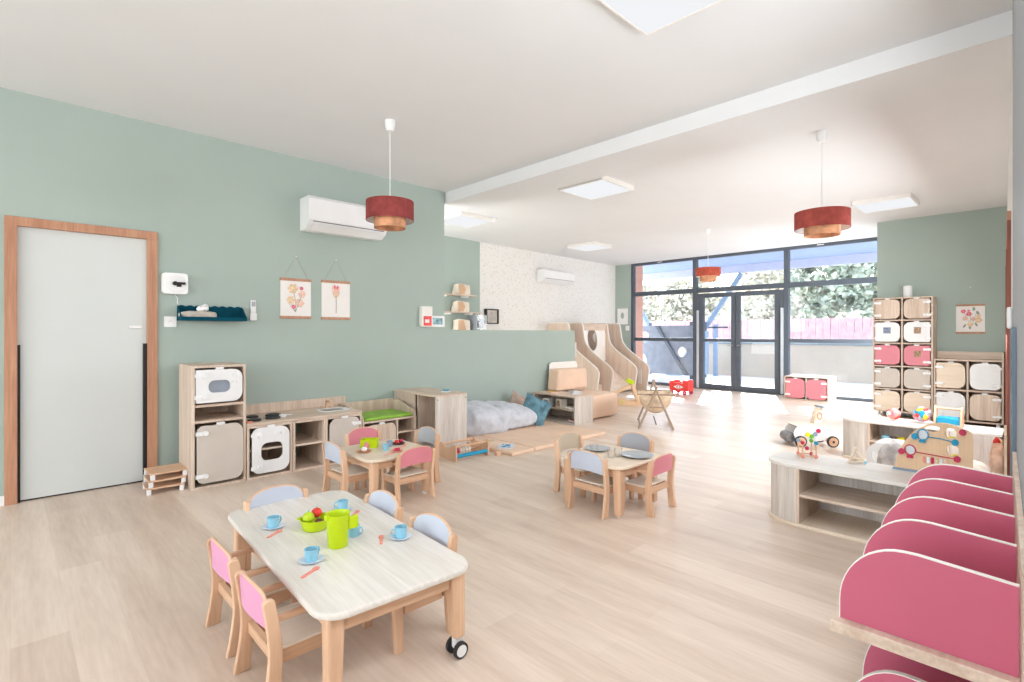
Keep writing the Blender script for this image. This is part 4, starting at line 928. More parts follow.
for i, (x, y, a) in enumerate(((0.84, 2.375, 32), (0.80, 1.90, 28), (1.215, 2.36, 38), (1.145, 1.985, 60))):
    t = thing('toy_spoon', 'coral toy cutlery piece %s of the large table' % where[i], 'spoon', (x, y, ZT), R(a), 'coral toy cutlery')
    G().prism(rrect(-0.045, 0.02, -0.006, 0.006, 0.004), 0, 0.004, 'xy').out('handle', 'coral', t); G().prism(ell(0.032, 0, 0.016, 0.011), 0, 0.005, 'xy').out('bowl', 'coral', t)
t = thing('toy_jug', 'lime green toy jug in the middle of the large table', 'jug', (0.985, 2.06, ZT))
G().lathe([(0, 0), (0.036, 0), (0.040, 0.006), (0.047, 0.130), (0.051, 0.138), (0.048, 0.138), (0.044, 0.130), (0.037, 0.009), (0, 0.009)], 28).out('body', 'lime', t, smooth=True)
G().box(0.036, 0.080, -0.03, -0.014, 0.065, 0.12, bev=0.006).out('handle', 'lime', t); G().box(-0.056, -0.040, -0.012, 0.012, 0.118, 0.139, bev=0.004).out('spout', 'lime', t)
t = thing('toy_bowl', 'lime green oval bowl of toy fruit beside the jug', 'bowl', (1.00, 2.315, ZT), R(-40))
G().lathe([(0, 0), (0.050, 0), (0.055, 0.004), (0.068, 0.05), (0.065, 0.05), (0.052, 0.007), (0, 0.006)], 28).out('body', 'lime', t, smooth=True); G().box(-0.080, -0.064, -0.018, 0.018, 0.044, 0.05, bev=0.003).out('grip', 'lime', t)
for nm, mt, dx, dy, dz, r, lab in (('toy_pear', 'limebox', -0.030, 0.006, 0.056, 0.026, 'green toy pear in the lime bowl'), ('toy_tomato', 'redfruit', 0.018, 0.030, 0.060, 0.024, 'red toy tomato in the lime bowl'), ('toy_plum', 'plum', 0.004, -0.026, 0.034, 0.019, 'dark toy plum in the lime bowl')):
    t = thing(nm, lab, 'toy fruit', (1.00+dx, 2.315+dy, ZT+dz))
    G().sph((0, 0, 0), r, (1, 1, 0.95)).out('fruit', mt, t, smooth=True); G().cyl((0, 0, r*0.9), (0.003, 0, r*1.25), 0.002, n=6).out('stalk', 'green', t)
# ---- toy food table
ZP = 0.3425
t = thing('toy_basket', 'lime green toy basket on the square table by the play kitchen', 'basket', (2.05, 3.73, ZP), R(-40))
g = G(); g.prism(rrect(-0.06, 0.06, -0.04, 0.04, 0.012), 0, 0.005, 'xy')
g.out('base', 'lime', t)
g = G()
for x0, x1, y0, y1 in ((-0.064, 0.064, -0.045, -0.041), (-0.064, 0.064, 0.041, 0.045), (-0.065, -0.061, -0.04, 0.04), (0.061, 0.065, -0.04, 0.04)): g.box(x0, x1, y0, y1, 0.0, 0.065)
g.out('wall', 'lime', t)
for i, (x, y, r, mt, lab) in enumerate(((1.93, 3.60, 0.055, 'peach', 'tan toy plate with an egg at the left of the toy food table'), (2.27, 3.66, 0.055, 'plum', 'dark toy plate with red fruit at the back of the toy food table'), (2.12, 3.44, 0.045, 'coral', 'small coral plate with toy meat near the pink armchair'))):
    p_ = G().lathe([(0, 0), (r*0.7, 0), (r, 0.010), (r-0.004, 0.011), (r*0.68, 0.004), (0, 0.004)], 24).out('toy_plate', mt, smooth=True); tag(p_, lab, 'plate', 'toy plates on the toy food table', (x, y, ZP))
def food(nm, mt, x, y, r, sc, lab, grp=None, z=0.0125):
    o = G().sph((0, 0, 0), r, sc).out(nm, mt, smooth=True); tag(o, lab, 'toy food', grp, (x, y, ZP+z+r*sc[2]-0.006)); return o
food('toy_egg', 'white', 1.925, 3.585, 0.020, (1.2, 1, 0.9), 'white toy egg on the tan plate')
food('toy_pear', 'pink', 1.965, 3.625, 0.020, (1, 1, 1.5), 'pink toy pear standing on the tan plate')
food('toy_tomato', 'redfruit', 2.25, 3.655, 0.018, (1, 1, 0.9), 'left red toy tomato on the dark plate'); food('toy_tomato', 'magenta', 2.295, 3.665, 0.018, (1, 1, 0.9), 'right crimson toy tomato on the dark plate')
food('toy_meat', 'magenta', 2.12, 3.44, 0.022, (1.2, 0.9, 0.5), 'flat crimson toy food on the small coral plate')
for (x, y, lab) in ((2.17, 3.63, 'blue toy cup further back on the toy food table'), (2.08, 3.54, 'lighter blue toy cup nearer the front of the toy food table')):
    t = thing('toy_cup', lab, 'cup', (x, y, ZP), 0, 'blue toy cups on the toy food table'); cup_mesh(t, 'blue' if y < 3.6 else 'bluesteel', 0.024, 0.045, 0.5)
for (x, y, a, lab) in ((2.235, 3.55, 20, 'coral toy spoon at the right of the toy food table'), (2.03, 3.40, 10, 'coral toy spoon near the front corner of the toy food table')):
    t = thing('toy_spoon', lab, 'spoon', (x, y, ZP), R(a), 'coral toy cutlery')
    G().prism(rrect(-0.045, 0.02, -0.006, 0.006, 0.004), 0, 0.004, 'xy').out('handle', 'coral', t); G().prism(ell(0.032, 0, 0.016, 0.011), 0, 0.005, 'xy').out('bowl', 'coral', t)
# ---- plates and glasses
ZQ = 0.3555
for (x, y, r, lab) in ((3.21, 2.37, 0.10, 'grey plate at the back left of the plate table'), (3.25, 2.045, 0.115, 'large grey plate at the right of the plate table'), (2.99, 2.37, 0.085, 'grey plate behind the blue grey chair on the plate table')):
    p_ = G().lathe([(0, 0), (r*0.6, 0), (r, 0.014), (r+0.002, 0.017), (r-0.004, 0.017), (r*0.58, 0.005), (0, 0.005)], 32).out('dinner_plate', 'plate', smooth=True); tag(p_, lab, 'plate', 'grey plates on the plate table', (x, y, ZQ))
for (x, y, z, lab) in ((3.09, 2.31, 0, 'clear tumbler at the back of the plate table'), (3.08, 2.15, 0, 'clear tumbler in the middle of the plate table'), (3.14, 2.13, 0, 'clear tumbler beside the large grey plate')):
    p_ = G().lathe([(0, 0), (0.024, 0), (0.030, 0.068), (0.0285, 0.068), (0.0225, 0.006), (0, 0.006)], 20).out('tumbler', 'tumbler', smooth=True); tag(p_, lab, 'glass', 'clear tumblers on the plate table', (x, y, ZQ+z))

# ================================================================ STEP STOOLS
for k in range(3):
    t = thing('stacking_tray', ('bottom', 'middle', 'top')[k]+' wooden tray of the stack with white feet beside the door', 'tray', (0.880+0.010*k, 4.905+0.012*k, 0.0+0.0525*k), R(-3+2*k), 'stacked wooden trays')
    pts = [(-0.125, -0.13)]+[(-0.125+0.25*i/12, -0.13+0.006*math.sin(i*1.3)) for i in range(1, 12)]+[(0.125, -0.13), (0.125, 0.13), (-0.125, 0.13)]
    G().prism(pts, 0.040, 0.052, 'xy').out('board', 'beech_x', t, bev=0.002)
    for (sx, sy) in ((-1, -1), (1, -1), (1, 1), (-1, 1)): G().prism(rrect(sx*0.108-0.015, sx*0.108+0.015, sy*0.112-0.014, sy*0.112+0.014, 0.005), 0, 0.0395, 'xy').out('foot', 'plastic', t)

# ================================================================ CRADLE, CARTS, TOYS ON THE FLOOR
t = thing('doll_cradle', 'wooden doll cradle with a canvas hammock between two A frames', 'cradle', (6.30, 3.68, 0), 0)
t.scale = (1.08, 1.08, 1.10)
ca, fa = Vector((6.011-6.30, 3.499-3.68, 0)), Vector((6.574-6.30, 3.867-3.68, 0))
ax = (fa-ca).normalized(); lt = Vector((-ax.y, ax.x, 0)); ca = ca+ax*0.0
for (c0, h) in ((ca, 0.50), (fa-ax*0.06, 0.53)):
    for s_ in (-1, 1):
        G().cyl(c0+lt*s_*0.20+Vector((0, 0, 0.004)), c0-lt*s_*0.012+Vector((0, 0, h)), 0.013, n=8).out('leg', 'cradle_wood', t, smooth=True)
    G().cyl(c0+lt*0.10+Vector((0, 0, 0.26)), c0-lt*0.10+Vector((0, 0, 0.26)), 0.009, n=8).out('cross_bar', 'cradle_wood', t, smooth=True)
for s_ in (-1, 1): G().cyl(ca+lt*s_*0.19+Vector((0, 0, 0.03)), fa-ax*0.06+lt*s_*0.19+Vector((0, 0, 0.03)), 0.009, n=8).out('floor_rail', 'cradle_wood', t, smooth=True)
G().cyl(ca+Vector((0, 0, 0.06)), fa-ax*0.06+Vector((0, 0, 0.06)), 0.007, n=8).out('floor_rail', 'dark', t, smooth=True)
g = G(); N = 14; A = []; a0 = ca+ax*0.05; a1 = fa-ax*0.11
for i in range(N+1):
    th_ = PI*i/N; row = []
    for k in range(7):
        f_ = k/6; c_ = a0.lerp(a1, f_); rr_ = 0.20+0.0*f_; sag = 0.16*math.sin(PI*min(1, max(0, f_)))**0.3+0.09
        row.append(g.bm.verts.new(c_+lt*rr_*math.cos(th_)+Vector((0, 0, 0.40-sag*math.sin(th_)))))
    A.append(row)
for i in range(N):
    for k in range(6): g.bm.faces.new((A[i][k], A[i+1][k], A[i+1][k+1], A[i][k+1]))
g.bm.faces.new([A[i][0] for i in range(N+1)]); g.bm.faces.new([A[i][6] for i in range(N, -1, -1)])
o = g.out('hammock', 'canvas', t, smooth=True); sm = o.modifiers.new('solid', 'SOLIDIFY'); sm.thickness = 0.004
for c_ in (a0, a1): G().cyl(c_+lt*0.22+Vector((0, 0, 0.402)), c_-lt*0.22+Vector((0, 0, 0.402)), 0.009, n=8).out('hammock_rod', 'cradle_wood', t, smooth=True)
for c_, h in ((ca, 0.49), (fa-ax*0.06, 0.52)):
    for s_ in (-1, 1): G().tube([c_+Vector((0, 0, h)), (a0 if c_ == ca else a1)+lt*s_*0.2+Vector((0, 0, 0.405))], 0.002, 5).out('cord', 'string', t)
# red train cart
t = thing('toy_wagon', 'red toy wagon with a white eye emblem near the left door leaf', 'toy wagon', (9.80, 5.13, 0), 0)
G().prism([(-0.2, 0.07), (0.2, 0.07), (0.2, 0.27), (0.10, 0.27), (0.08, 0.235), (-0.08, 0.235), (-0.095, 0.29), (-0.2, 0.29)], -0.12, -0.105, 'yz').out('side_board', 'red', t, bev=0.003)
G().prism([(-0.2, 0.07), (0.2, 0.07), (0.2, 0.27), (0.10, 0.27), (0.08, 0.235), (-0.08, 0.235), (-0.095, 0.29), (-0.2, 0.29)], 0.105, 0.12, 'yz').out('side_board', 'red', t, bev=0.003)
G().box(-0.104, 0.104, -0.2, -0.185, 0.07, 0.29).out('end_board', 'red', t); G().box(-0.104, 0.104, 0.185, 0.2, 0.07, 0.27).out('end_board', 'red', t); G().box(-0.104, 0.104, -0.184, 0.184, 0.07, 0.085).out('base', 'red', t)
G().prism([(-0.11, 0.155), (0, 0.205), (0.11, 0.155), (0, 0.105)], -0.125, -0.121, 'yz', holes=[ell(0, 0.155, 0.042, 0.042, 20)]).out('eye_emblem', 'white', t)
G().prism(ell(0, 0.155, 0.022, 0.030, 16), -0.1252, -0.1212, 'yz').out('eye_pupil', 'white', t)
for y in (-0.14, 0.14):
    for s_ in (-1, 1):
        w_ = G().cyl((s_*0.122, y, 0.042), (s_*0.146, y, 0.042), 0.042, n=20).out('wheel', 'magenta', t, smooth=True); G().cyl((s_*0.1465, y, 0.042), (s_*0.15, y, 0.042), 0.015).out('hub', 'skin_rose', w_)
    G().cyl((-0.1215, y, 0.042), (0.1215, y, 0.042), 0.007).out('axle', 'steel', t)
# wooden hammer bench with green block
t = thing('rocking_toy', 'wooden climbing toy of crossed planks with a lime green block', 'toy', (7.65, 5.03, 0), R(-48))
G().prism(smoothline([(-0.20, 0.02), (-0.12, 0.11), (-0.03, 0.10), (0.05, 0.07), (0.2, 0.075), (0.25, 0.05), (0.25, 0.0)], 4)+[(-0.20, 0.0)], -0.10, -0.075, 'xz').out('side_plank', 'board_ply', t, bev=0.003)
G().prism(smoothline([(-0.20, 0.02), (-0.12, 0.11), (-0.03, 0.10), (0.05, 0.07), (0.2, 0.075), (0.25, 0.05), (0.25, 0.0)], 4)+[(-0.20, 0.0)], 0.075, 0.10, 'xz').out('side_plank', 'board_ply', t, bev=0.003)
G().prism([(0.17, 0.06), (0.235, 0.06), (0.13, 0.36), (0.075, 0.36)], -0.074, -0.05, 'xz').out('upright', 'board_ply', t, bev=0.003); G().prism([(0.17, 0.06), (0.235, 0.06), (0.13, 0.36), (0.075, 0.36)], 0.05, 0.074, 'xz').out('upright', 'board_ply', t, bev=0.003)
G().prism([(-0.25, 0.20), (-0.20, 0.17), (0.06, 0.31), (0.06, 0.36)], -0.049, 0.049, 'xz').out('slanting_plank', 'board_ply', t, bev=0.003)
G().box(0.0, 0.13, -0.06, 0.06, 0.365, 0.44, Matrix.Translation((0.07, 0, 0.40)) @ Matrix.Rotation(R(25), 4, 'Y') @ Matrix.Translation((-0.07, 0, -0.40)), bev=0.012).out('block', 'lime', t)
G().cyl((-0.08, -0.115, 0.06), (-0.08, -0.101, 0.06), 0.018).out('bolt_cap', 'lime', t); G().box(-0.15, 0.15, -0.073, 0.073, 0.015, 0.03).out('base', 'bluesteel', t)
# pink low locker
t = thing('low_locker', 'low oak locker with two pink doors standing by the glazing', 'cabinet', (10.50, 3.04, 0), R(-90))
g = G(); W2 = 0.37; D2 = 0.48; H2 = 0.44
g.prism(rrect(-W2, W2, 0.0, H2, 0.02), 0, D2, 'xz', holes=[rrect(-W2+0.02, W2-0.02, 0.02, H2-0.02, 0.012)]); g.box(-0.009, 0.009, 0.01, D2-0.01, 0.02, H2-0.02); g.out('body', 'edge', t)
G().box(-W2+0.021, W2-0.021, D2-0.012, D2-0.004, 0.021, H2-0.021).out('back_panel', 'oak_z', t)
g = G().prism(rrect(-W2, W2, 0.0, H2, 0.02), -0.004, -0.0005, 'xz', holes=[rrect(-W2+0.022, W2-0.022, 0.022, H2-0.022, 0.012)]).out('front_trim', 'oak_x', t)
cdoor(t, -0.335, -0.014, 0.035, 0.395, -0.006, 'l', 'pink', 0.08, 0.05); cdoor(t, 0.014, 0.335, 0.035, 0.395, -0.006, 'r', 'pink', 0.08, 0.05)

# ================================================================ FAR LOCKERS
XC = 9.25
t = thing('locker_tower', 'tall oak locker tower of ten rounded doors against the far sage wall', 'cabinet', (XC, 1.419, 0), R(-90))
hw = 0.35
g = G(); g.box(-hw, -hw+0.02, 0, 0.385, 0.09, 1.765); g.box(hw-0.02, hw, 0, 0.385, 0.09, 1.765); g.box(-0.01, 0.01, 0.002, 0.38, 0.11, 1.745)
g.box(-hw+0.02, hw-0.02, 0, 0.385, 1.745, 1.765); g.box(-hw+0.02, hw-0.02, 0, 0.385, 0.09, 0.11); g.out('body', 'oak_z', t)
rows = [0.09+0.335*i for i in range(6)]
for z in rows[1:5]: G().box(-hw+0.021, -0.011, 0.002, 0.38, z-0.009, z+0.009).out('shelf', 'oak_x', t); G().box(0.011, hw-0.021, 0.002, 0.38, z-0.009, z+0.009).out('shelf', 'oak_x', t)
G().box(-hw+0.021, hw-0.021, 0.381, 0.389, 0.111, 1.744).out('back_panel', 'oak_z', t)
for (x, y) in ((-0.3, 0.03), (0.3, 0.03), (-0.3, 0.35), (0.3, 0.35)): G().cyl((x, y, 0), (x, y, 0.0895), 0.02).out('foot', 'plastic', t)
cols = [('ply', 'ply'), ('greige', 'greige'), ('pink', 'pink'), ('white', 'white'), ('oak_z', 'oak_z')]
for r_, (a, b) in enumerate(cols):
    z0 = rows[r_]+0.024; z1 = rows[r_+1]-0.03
    d1_ = cdoor(t, -hw+0.03, -0.022, z0, z1, 0.001, 'l', a, 0.075, 0.02); d2_ = cdoor(t, 0.022, hw-0.03, z0, z1, 0.001, 'r', b, 0.075, 0.02)
    if r_ == 3: G().box(-0.22, -0.13, -0.0195, -0.0185, z0+0.12, z0+0.21).out('photo_sticker', 'photo', d1_); G().box(0.14, 0.22, -0.0195, -0.0185, z0+0.12, z0+0.21).out('photo_sticker', 'photo2', d2_)
    if r_ == 2: G().box(0.14, 0.22, -0.0195, -0.0185, z0+0.12, z0+0.21).out('photo_sticker', 'photo2', d2_)
t = thing('locker_cabinet', 'lower oak locker cabinet with four doors beside the locker tower', 'cabinet', (XC, 0.706, 0), R(-90))
hw = 0.355
g = G(); g.box(-hw, -hw+0.02, 0, 0.385, 0.045, 0.885); g.box(hw-0.02, hw, 0, 0.385, 0.045, 0.985); g.box(-0.01, 0.01, 0.002, 0.38, 0.065, 0.865); g.box(-hw+0.02, hw-0.02, 0, 0.385, 0.865, 0.885); g.box(-hw+0.02, hw-0.02, 0, 0.385, 0.045, 0.065); g.out('body', 'oak_z', t)
G().box(-hw, hw-0.021, 0.365, 0.385, 0.886, 0.985).out('back_lip', 'oak_x', t); G().box(-hw+0.021, hw-0.021, 0.381, 0.389, 0.066, 0.864).out('back_panel', 'oak_z', t)
for x0, x1 in ((-hw+0.021, -0.011), (0.011, hw-0.021)): G().box(x0, x1, 0.002, 0.38, 0.455, 0.475).out('shelf', 'oak_x', t)
for (x, y) in ((-0.3, 0.03), (0.3, 0.03), (-0.3, 0.35), (0.3, 0.35)): G().cyl((x, y, 0), (x, y, 0.0445), 0.02).out('foot', 'plastic', t)
cdoor(t, -hw+0.03, -0.022, 0.492, 0.838, 0.001, 'l', 'ply', 0.09, 0.02); cdoor(t, 0.022, hw-0.03, 0.492, 0.838, 0.001, 'r', 'white', 0.09, 0.06)
cdoor(t, -hw+0.03, -0.022, 0.088, 0.43, 0.001, 'l', 'white', 0.09, 0.02); cdoor(t, 0.022, hw-0.03, 0.088, 0.43, 0.001, 'r', 'oak_z', 0.09, 0.06)
t = thing('speaker', 'white cylindrical speaker standing on the tall locker tower', 'speaker', (9.42, 1.375, 1.766))
G().lathe([(0, 0), (0.05, 0), (0.054, 0.005), (0.054, 0.165), (0.05, 0.17), (0, 0.17)], 24).out('body', 'plastic', t, smooth=True); G().lathe([(0, 0.1705), (0.035, 0.1705), (0.03, 0.173), (0, 0.173)], 20).out('top_dial', 'white', t)

# ================================================================ CURVED SHELF UNITS
def curved_top(x0, x1, y0, y1):
    """outline with its +Y end rounded in a big arc (front x0, back x1)"""
    r = x1-x0; P = [(x0, y0), (x1, y0), (x1, y1-r*0.62)]
    for i in range(1, 9):
        a = R(90*i/9); P.append((x1-(r*0.55)*(1-math.cos(a)), y1-r*0.62+(r*0.62)*math.sin(a)))
    for i in range(0, 9):
        a = R(90+90*i/8*1.0); P.append((x1-r*0.55-(r*0.45)*(math.cos(a-R(90))*-1+1)*1.0, y1-0.18*(1-math.cos(R(90*i/8)))))
    return P
def island(name, lab, loc, x1, ylen, yopen, h, nosh):
    """front plane x=0 facing -X; runs from y=0 (at the right wall) to ylen; rounded +Y end"""
    t = thing(name, lab, 'shelf unit', loc)
    r = 0.19
    out = [(0, 0), (x1, 0), (x1, ylen-r)]+[(x1-r+r*math.cos(R(a)), ylen-r+r*math.sin(R(a))) for a in range(10, 91, 10)]
    out += [(x1-r-0.03, ylen)]+[(0.16*1.0-0.16*math.sin(R(a))+0.0, ylen-0.20*(1-math.cos(R(a)))-0.0) for a in range(0, 91, 10)]
    G().prism(out, h-0.022, h, 'xy').out('top', 'table_y', t, bev=0.003)
    G().prism(out, 0.0, 0.022, 'xy').out('base', 'ply', t, bev=0.003)
    ins = [(0.012, yopen+0.02)]+[(p[0]+(0.012 if p[0] < x1/2 else -0.012), p[1]-0.012) for p in reversed(out[3:]) if p[1]-0.012 > yopen+0.03]+[(x1-0.012, yopen+0.02)]
    G().prism(ins, 0.023, h-0.023, 'xy').out('rounded_end', 'pale_z', t, smooth=True)
    G().box(0.0, x1-0.012, yopen, yopen+0.019, 0.023, h-0.023).out('side_panel', 'oak_z', t)
    G().box(x1-0.024, x1-0.012, 0.0, yopen-0.001, 0.023, h-0.023).out('back_panel', 'pale_z', t)
    for y in nosh: G().box(0.0, x1-0.025, y, y+0.02, 0.023, h-0.023).out('divider', 'oak_z', t)
    ys = [0.0]+[q for y in nosh for q in (y, y+0.02)]+[yopen]
    for a, b in zip(ys[0::2], ys[1::2]):
        if b-a > 0.3: G().box(0.004, x1-0.025, a+0.001, b-0.001, 0.195, 0.212).out('shelf', 'oak_y', t)
    return t
I1 = island('curved_shelf', 'low curved shelf unit in front, carrying the small wooden toys', (3.63, 0.135, 0), 0.44, 1.19, 0.955, 0.395, (0.375,))
G().box(0.0, 0.016, 0.02, 0.374, 0.023, 0.372).out('front_panel', 'oak_z', I1)
I2 = island('curved_shelf', 'low curved shelf unit further back, carrying the two balls', (5.95, 0.235, 0), 0.42, 1.20, 0.93, 0.395, (0.34,))
G().box(0.0, 0.016, 0.02, 0.338, 0.023, 0.372).out('front_panel', 'pale_z', I2)
for (y, mt, lab, z, r) in ((1.05, 'blue', 'small blue cup inside the rear curved shelf', 0.2125, 0.035), (0.93, 'yellow', 'small yellow cup inside the rear curved shelf', 0.2125, 0.03)):
    o = G().lathe([(0, 0), (r*0.8, 0), (r, 0.05), (r-0.003, 0.05), (r*0.75, 0.004), (0, 0.004)], 18).out('stacking_cup', mt, smooth=True); tag(o, lab, 'toy cup', 'stacking cups in the rear shelf', (6.02, y, z))
# balls
for (x, y, r, lab, seed, mats) in ((6.16, 1.01, 0.062, 'smaller red and pink fabric ball on the rear curved shelf', 1, ('coral', 'pink', 'white', 'red')), (6.20, 0.80, 0.080, 'larger multicoloured petal ball on the rear curved shelf', 2, ('grey2', 'bluedk', 'grey2', 'pink', 'yellow', 'grey2', 'red'))):
    t = thing('fabric_ball', lab, 'ball', (x, y, 0.3955+r)); G().sph((0, 0, 0), r*0.86, n=20).out('core', mats[0], t, smooth=True)
    rn = random.Random(seed)
    for k in range(12):
        v = Vector((rn.gauss(0, 1), rn.gauss(0, 1), rn.gauss(0, 1))).normalized()
        if k == 0: v = Vector((-0.8, -0.15, 0.15)).normalized()
        if k == 1: v = Vector((-0.6, 0.7, 0.2)).normalized()
        if k == 2: v = Vector((-0.5, -0.6, -0.5)).normalized()
        if v.z < -0.75: v.z *= -1
        m_ = v.to_track_quat('Z', 'Y').to_matrix().to_4x4() @ Matrix.Rotation(k*1.3, 4, 'Z')
        g = G(); g.sph((0, 0, r*0.72), r*0.5, (0.62, 1.0, 0.5), n=12, m=m_); g.out('petal', mats[1+k % (len(mats)-1)], t, smooth=True)
# doll pram with blue cloth
t = thing('doll_bed', 'wooden doll bed with bar and blue cloth on the rear curved shelf', 'doll bed', (6.17, 0.60, 0.3955))
t.scale = (0.9, 0.84, 0.95)
for y in (-0.11, 0.11): G().prism(smoothline([(-0.10, 0), (-0.10, 0.08), (-0.06, 0.14), (-0.05, 0.17), (0.0, 0.19), (0.05, 0.17), (0.06, 0.14), (0.10, 0.08), (0.10, 0.0)], 3), y-0.01, y+0.01, 'xz').out('end_panel', 'beech_z', t, bev=0.003)
G().cyl((0, -0.099, 0.165), (0, 0.099, 0.165), 0.011).out('bar', 'beech_y', t, smooth=True)
G().box(-0.085, 0.085, -0.098, 0.098, 0.02, 0.085, bev=0.015).out('blue_cloth', 'bluedk', t, smooth=True)
# toys on the front curved shelf
t = thing('rattle_cube', 'small bead and stick skeleton toy on the front curved shelf', 'toy', (3.93, 1.13, 0.3955), R(35))
cs = [(sx*0.042, sy*0.042, z) for sx in (-1, 1) for sy in (-1, 1) for z in (0.014, 0.105)]
cm = ['coral', 'bluedk', 'coral', 'magenta', 'magenta', 'green', 'coral', 'bluesteel']
g = G()
for i in range(8):
    for j in range(i+1, 8):
        if sum(abs(a-b) > 1e-4 for a, b in zip(cs[i], cs[j])) == 1 and (abs(cs[i][2]-cs[j][2]) > 1e-4 or cs[i][2] < 0.05): g.cyl(cs[i], cs[j], 0.005, n=8)
g.cyl((-0.042, -0.042, 0.06), (0.042, 0.042, 0.06), 0.004, n=8); g.out('sticks', 'beech_z', t, smooth=True)
for c_, m_ in zip(cs, cm): G().sph(c_, 0.0135, n=12).out('bead', m_, t, smooth=True)
G().sph((0, 0, 0.06), 0.014, n=12).out('bead', 'magenta', t, smooth=True)
t = thing('pyramid_toy', 'small wooden tripod stick toy with pale beads on the front curved shelf', 'toy', (3.98, 0.86, 0.3955), R(20))
g = G(); tp = (0, 0, 0.085); ft = [(0.055*math.cos(a), 0.055*math.sin(a), 0.012) for a in (0.3, 2.4, 4.5)]
for f_ in ft: g.cyl(tp, f_, 0.008, n=8)
for a, b in ((0, 1), (1, 2), (2, 0)): g.cyl(ft[a], ft[b], 0.007, n=8)
g.out('sticks', 'ply', t, smooth=True)
for c_, m_ in zip(ft, ('coral', 'ply', 'blue')): G().sph(c_, 0.0118, n=10).out('bead', m_, t, smooth=True)
G().sph((0, 0, 0.088), 0.015, n=10).out('bead', 'ply', t, smooth=True)
# activity board (arched ply panel) standing on the front shelf
t = thing('activity_board', 'arched birch activity board with mirrors, holes and sliding beads', 'activity board', (4.0, 0.465, 0.3955), R(-90))
t.scale = (0.9, 1, 1.04)
# local x: 0.19 (right, toward wall) .. -0.19 (left), faces -Y local => -X world
WB = 0.205
outl = [(-WB, 0.0), (WB, 0.0), (WB, 0.235)]+[(WB-0.045+0.045*math.cos(R(a)), 0.235+0.045*math.sin(R(a))) for a in (30, 60, 90)]
outl += smoothline([(0.12, 0.296), (0.04, 0.302), (-0.05, 0.272), (-0.12, 0.212), (-0.175, 0.12), (-WB, 0.02)], 5)
holes = [ell(0.0, 0.262, 0.042, 0.018, 20, 0.15), ell(0.095, 0.248, 0.030, 0.030, 20), ell(-0.05, 0.225, 0.028, 0.028, 20), ell(0.105, 0.150, 0.032, 0.032, 20), ell(-0.118, 0.125, 0.027, 0.027, 20)]
G().prism(outl, -0.010, 0.010, 'xz', holes=holes).out('panel', 'board_ply', t, bev=0.002)
G().box(-WB-0.01, WB, -0.03, 0.03, -0.0, 0.010, bev=0.002).out('foot_plate', 'bluesteel', t)
for (x, z, r, m_) in ((-0.05, 0.225, 0.030, 'bluedk'), (-0.118, 0.125, 0.030, 'magenta')):
    G().lathe([(r-0.003, -0.004), (r+0.003, -0.004), (r+0.003, 0.004), (r-0.003, 0.004)], 24, close=True).out('ring', m_, t, smooth=True).matrix_local = Matrix.Translation((x, -0.0155, z)) @ Matrix.Rotation(R(90), 4, 'X')
    G().prism(ell(x, z, r-0.005, r-0.005, 20), 0.0, 0.004, 'xz').out('mirror', 'mirror', t)
    G().box(x-0.018, x+0.018, -0.028, -0.012, z-r-0.016, z-r-0.002, bev=0.003).out('slider', m_, t)
for (x, z, m_) in ((-0.092, 0.210, 'bluedk'), (0.118, 0.200, 'bluedk'), (-0.165, 0.112, 'magenta'), (0.128, 0.107, 'magenta'), (0.155, 0.262, 'magenta')):
    G().cyl((x, -0.0105, z), (x, -0.024, z), 0.018, n=20).out('knob', m_, t, smooth=True)
for (x, z) in ((0.098, 0.222), (0.112, 0.122)): G().box(x-0.016, x+0.016, -0.006, 0.006, z, z+0.008).out('tape', 'yellow', t)
G().tube([(-0.02, -0.016, 0.215), (0.05, -0.016, 0.212), (0.118, -0.016, 0.200)], 0.003, 6).out('cord', 'bluedk', t); G().tube([(-0.088, -0.016, 0.118), (0.02, -0.016, 0.112), (0.128, -0.016, 0.107)], 0.003, 6).out('cord', 'magenta', t)
for i, m_ in enumerate(('coral', 'white', 'magenta', 'petal_tan', 'white', 'skin_rose')): G().prism(rrect(-0.05+0.022*i, -0.034+0.022*i, 0.062, 0.098, 0.005), -0.018, -0.0105, 'xz').out('picture_tile', m_, t)
# white rocker with grey plush, cream cushion, wool
t = thing('baby_seat', 'white plastic baby seat with an oval handle slot between the curved shelves', 'baby seat', (5.15, 0.86, 0), R(-90))
t.scale = (0.8, 0.8, 0.86)
G().prism(rrect(-0.22, 0.10, 0.03, 0.40, (0.02, 0.02, 0.06, 0.14)), 0.0, 0.018, 'xz', holes=[ell(-0.145, 0.26, 0.020, 0.042, 16, 0.1)]).out('side_panel', 'white', t, bev=0.004)
G().prism(rrect(-0.22, 0.10, 0.03, 0.40, (0.02, 0.02, 0.06, 0.14)), 0.30, 0.318, 'xz', holes=[ell(-0.145, 0.26, 0.020, 0.042, 16, 0.1)]).out('side_panel', 'white', t, bev=0.004)
G().box(-0.20, 0.09, 0.019, 0.299, 0.15, 0.165).out('seat', 'white', t); G().box(-0.20, 0.09, 0.0, 0.318, 0.0, 0.029).out('base', 'white', t); G().box(-0.11, 0.09, 0.27, 0.298, 0.17, 0.36).out('backrest', 'white', t)
g = G(); g.blob((0, 0, 0.20), (0.12, 0.15, 0.205), 2.3, 12, 0.045, 9); o = g.out('plush_toy', 'plush', smooth=True); tag(o, 'crumpled grey plush blanket toy beside the white baby seat', 'plush toy', loc=(4.86, 0.74, 0.01))
g = G(); g.blob((0, 0, 0.15), (0.28, 0.15, 0.15), 2.6, 21, 0.02, 8); o = g.out('wool_pouf', 'wool', smooth=True); tag(o, 'cream woollen pouf behind the activity board near the right wall', 'pouf', loc=(5.05, 0.40, 0.005))
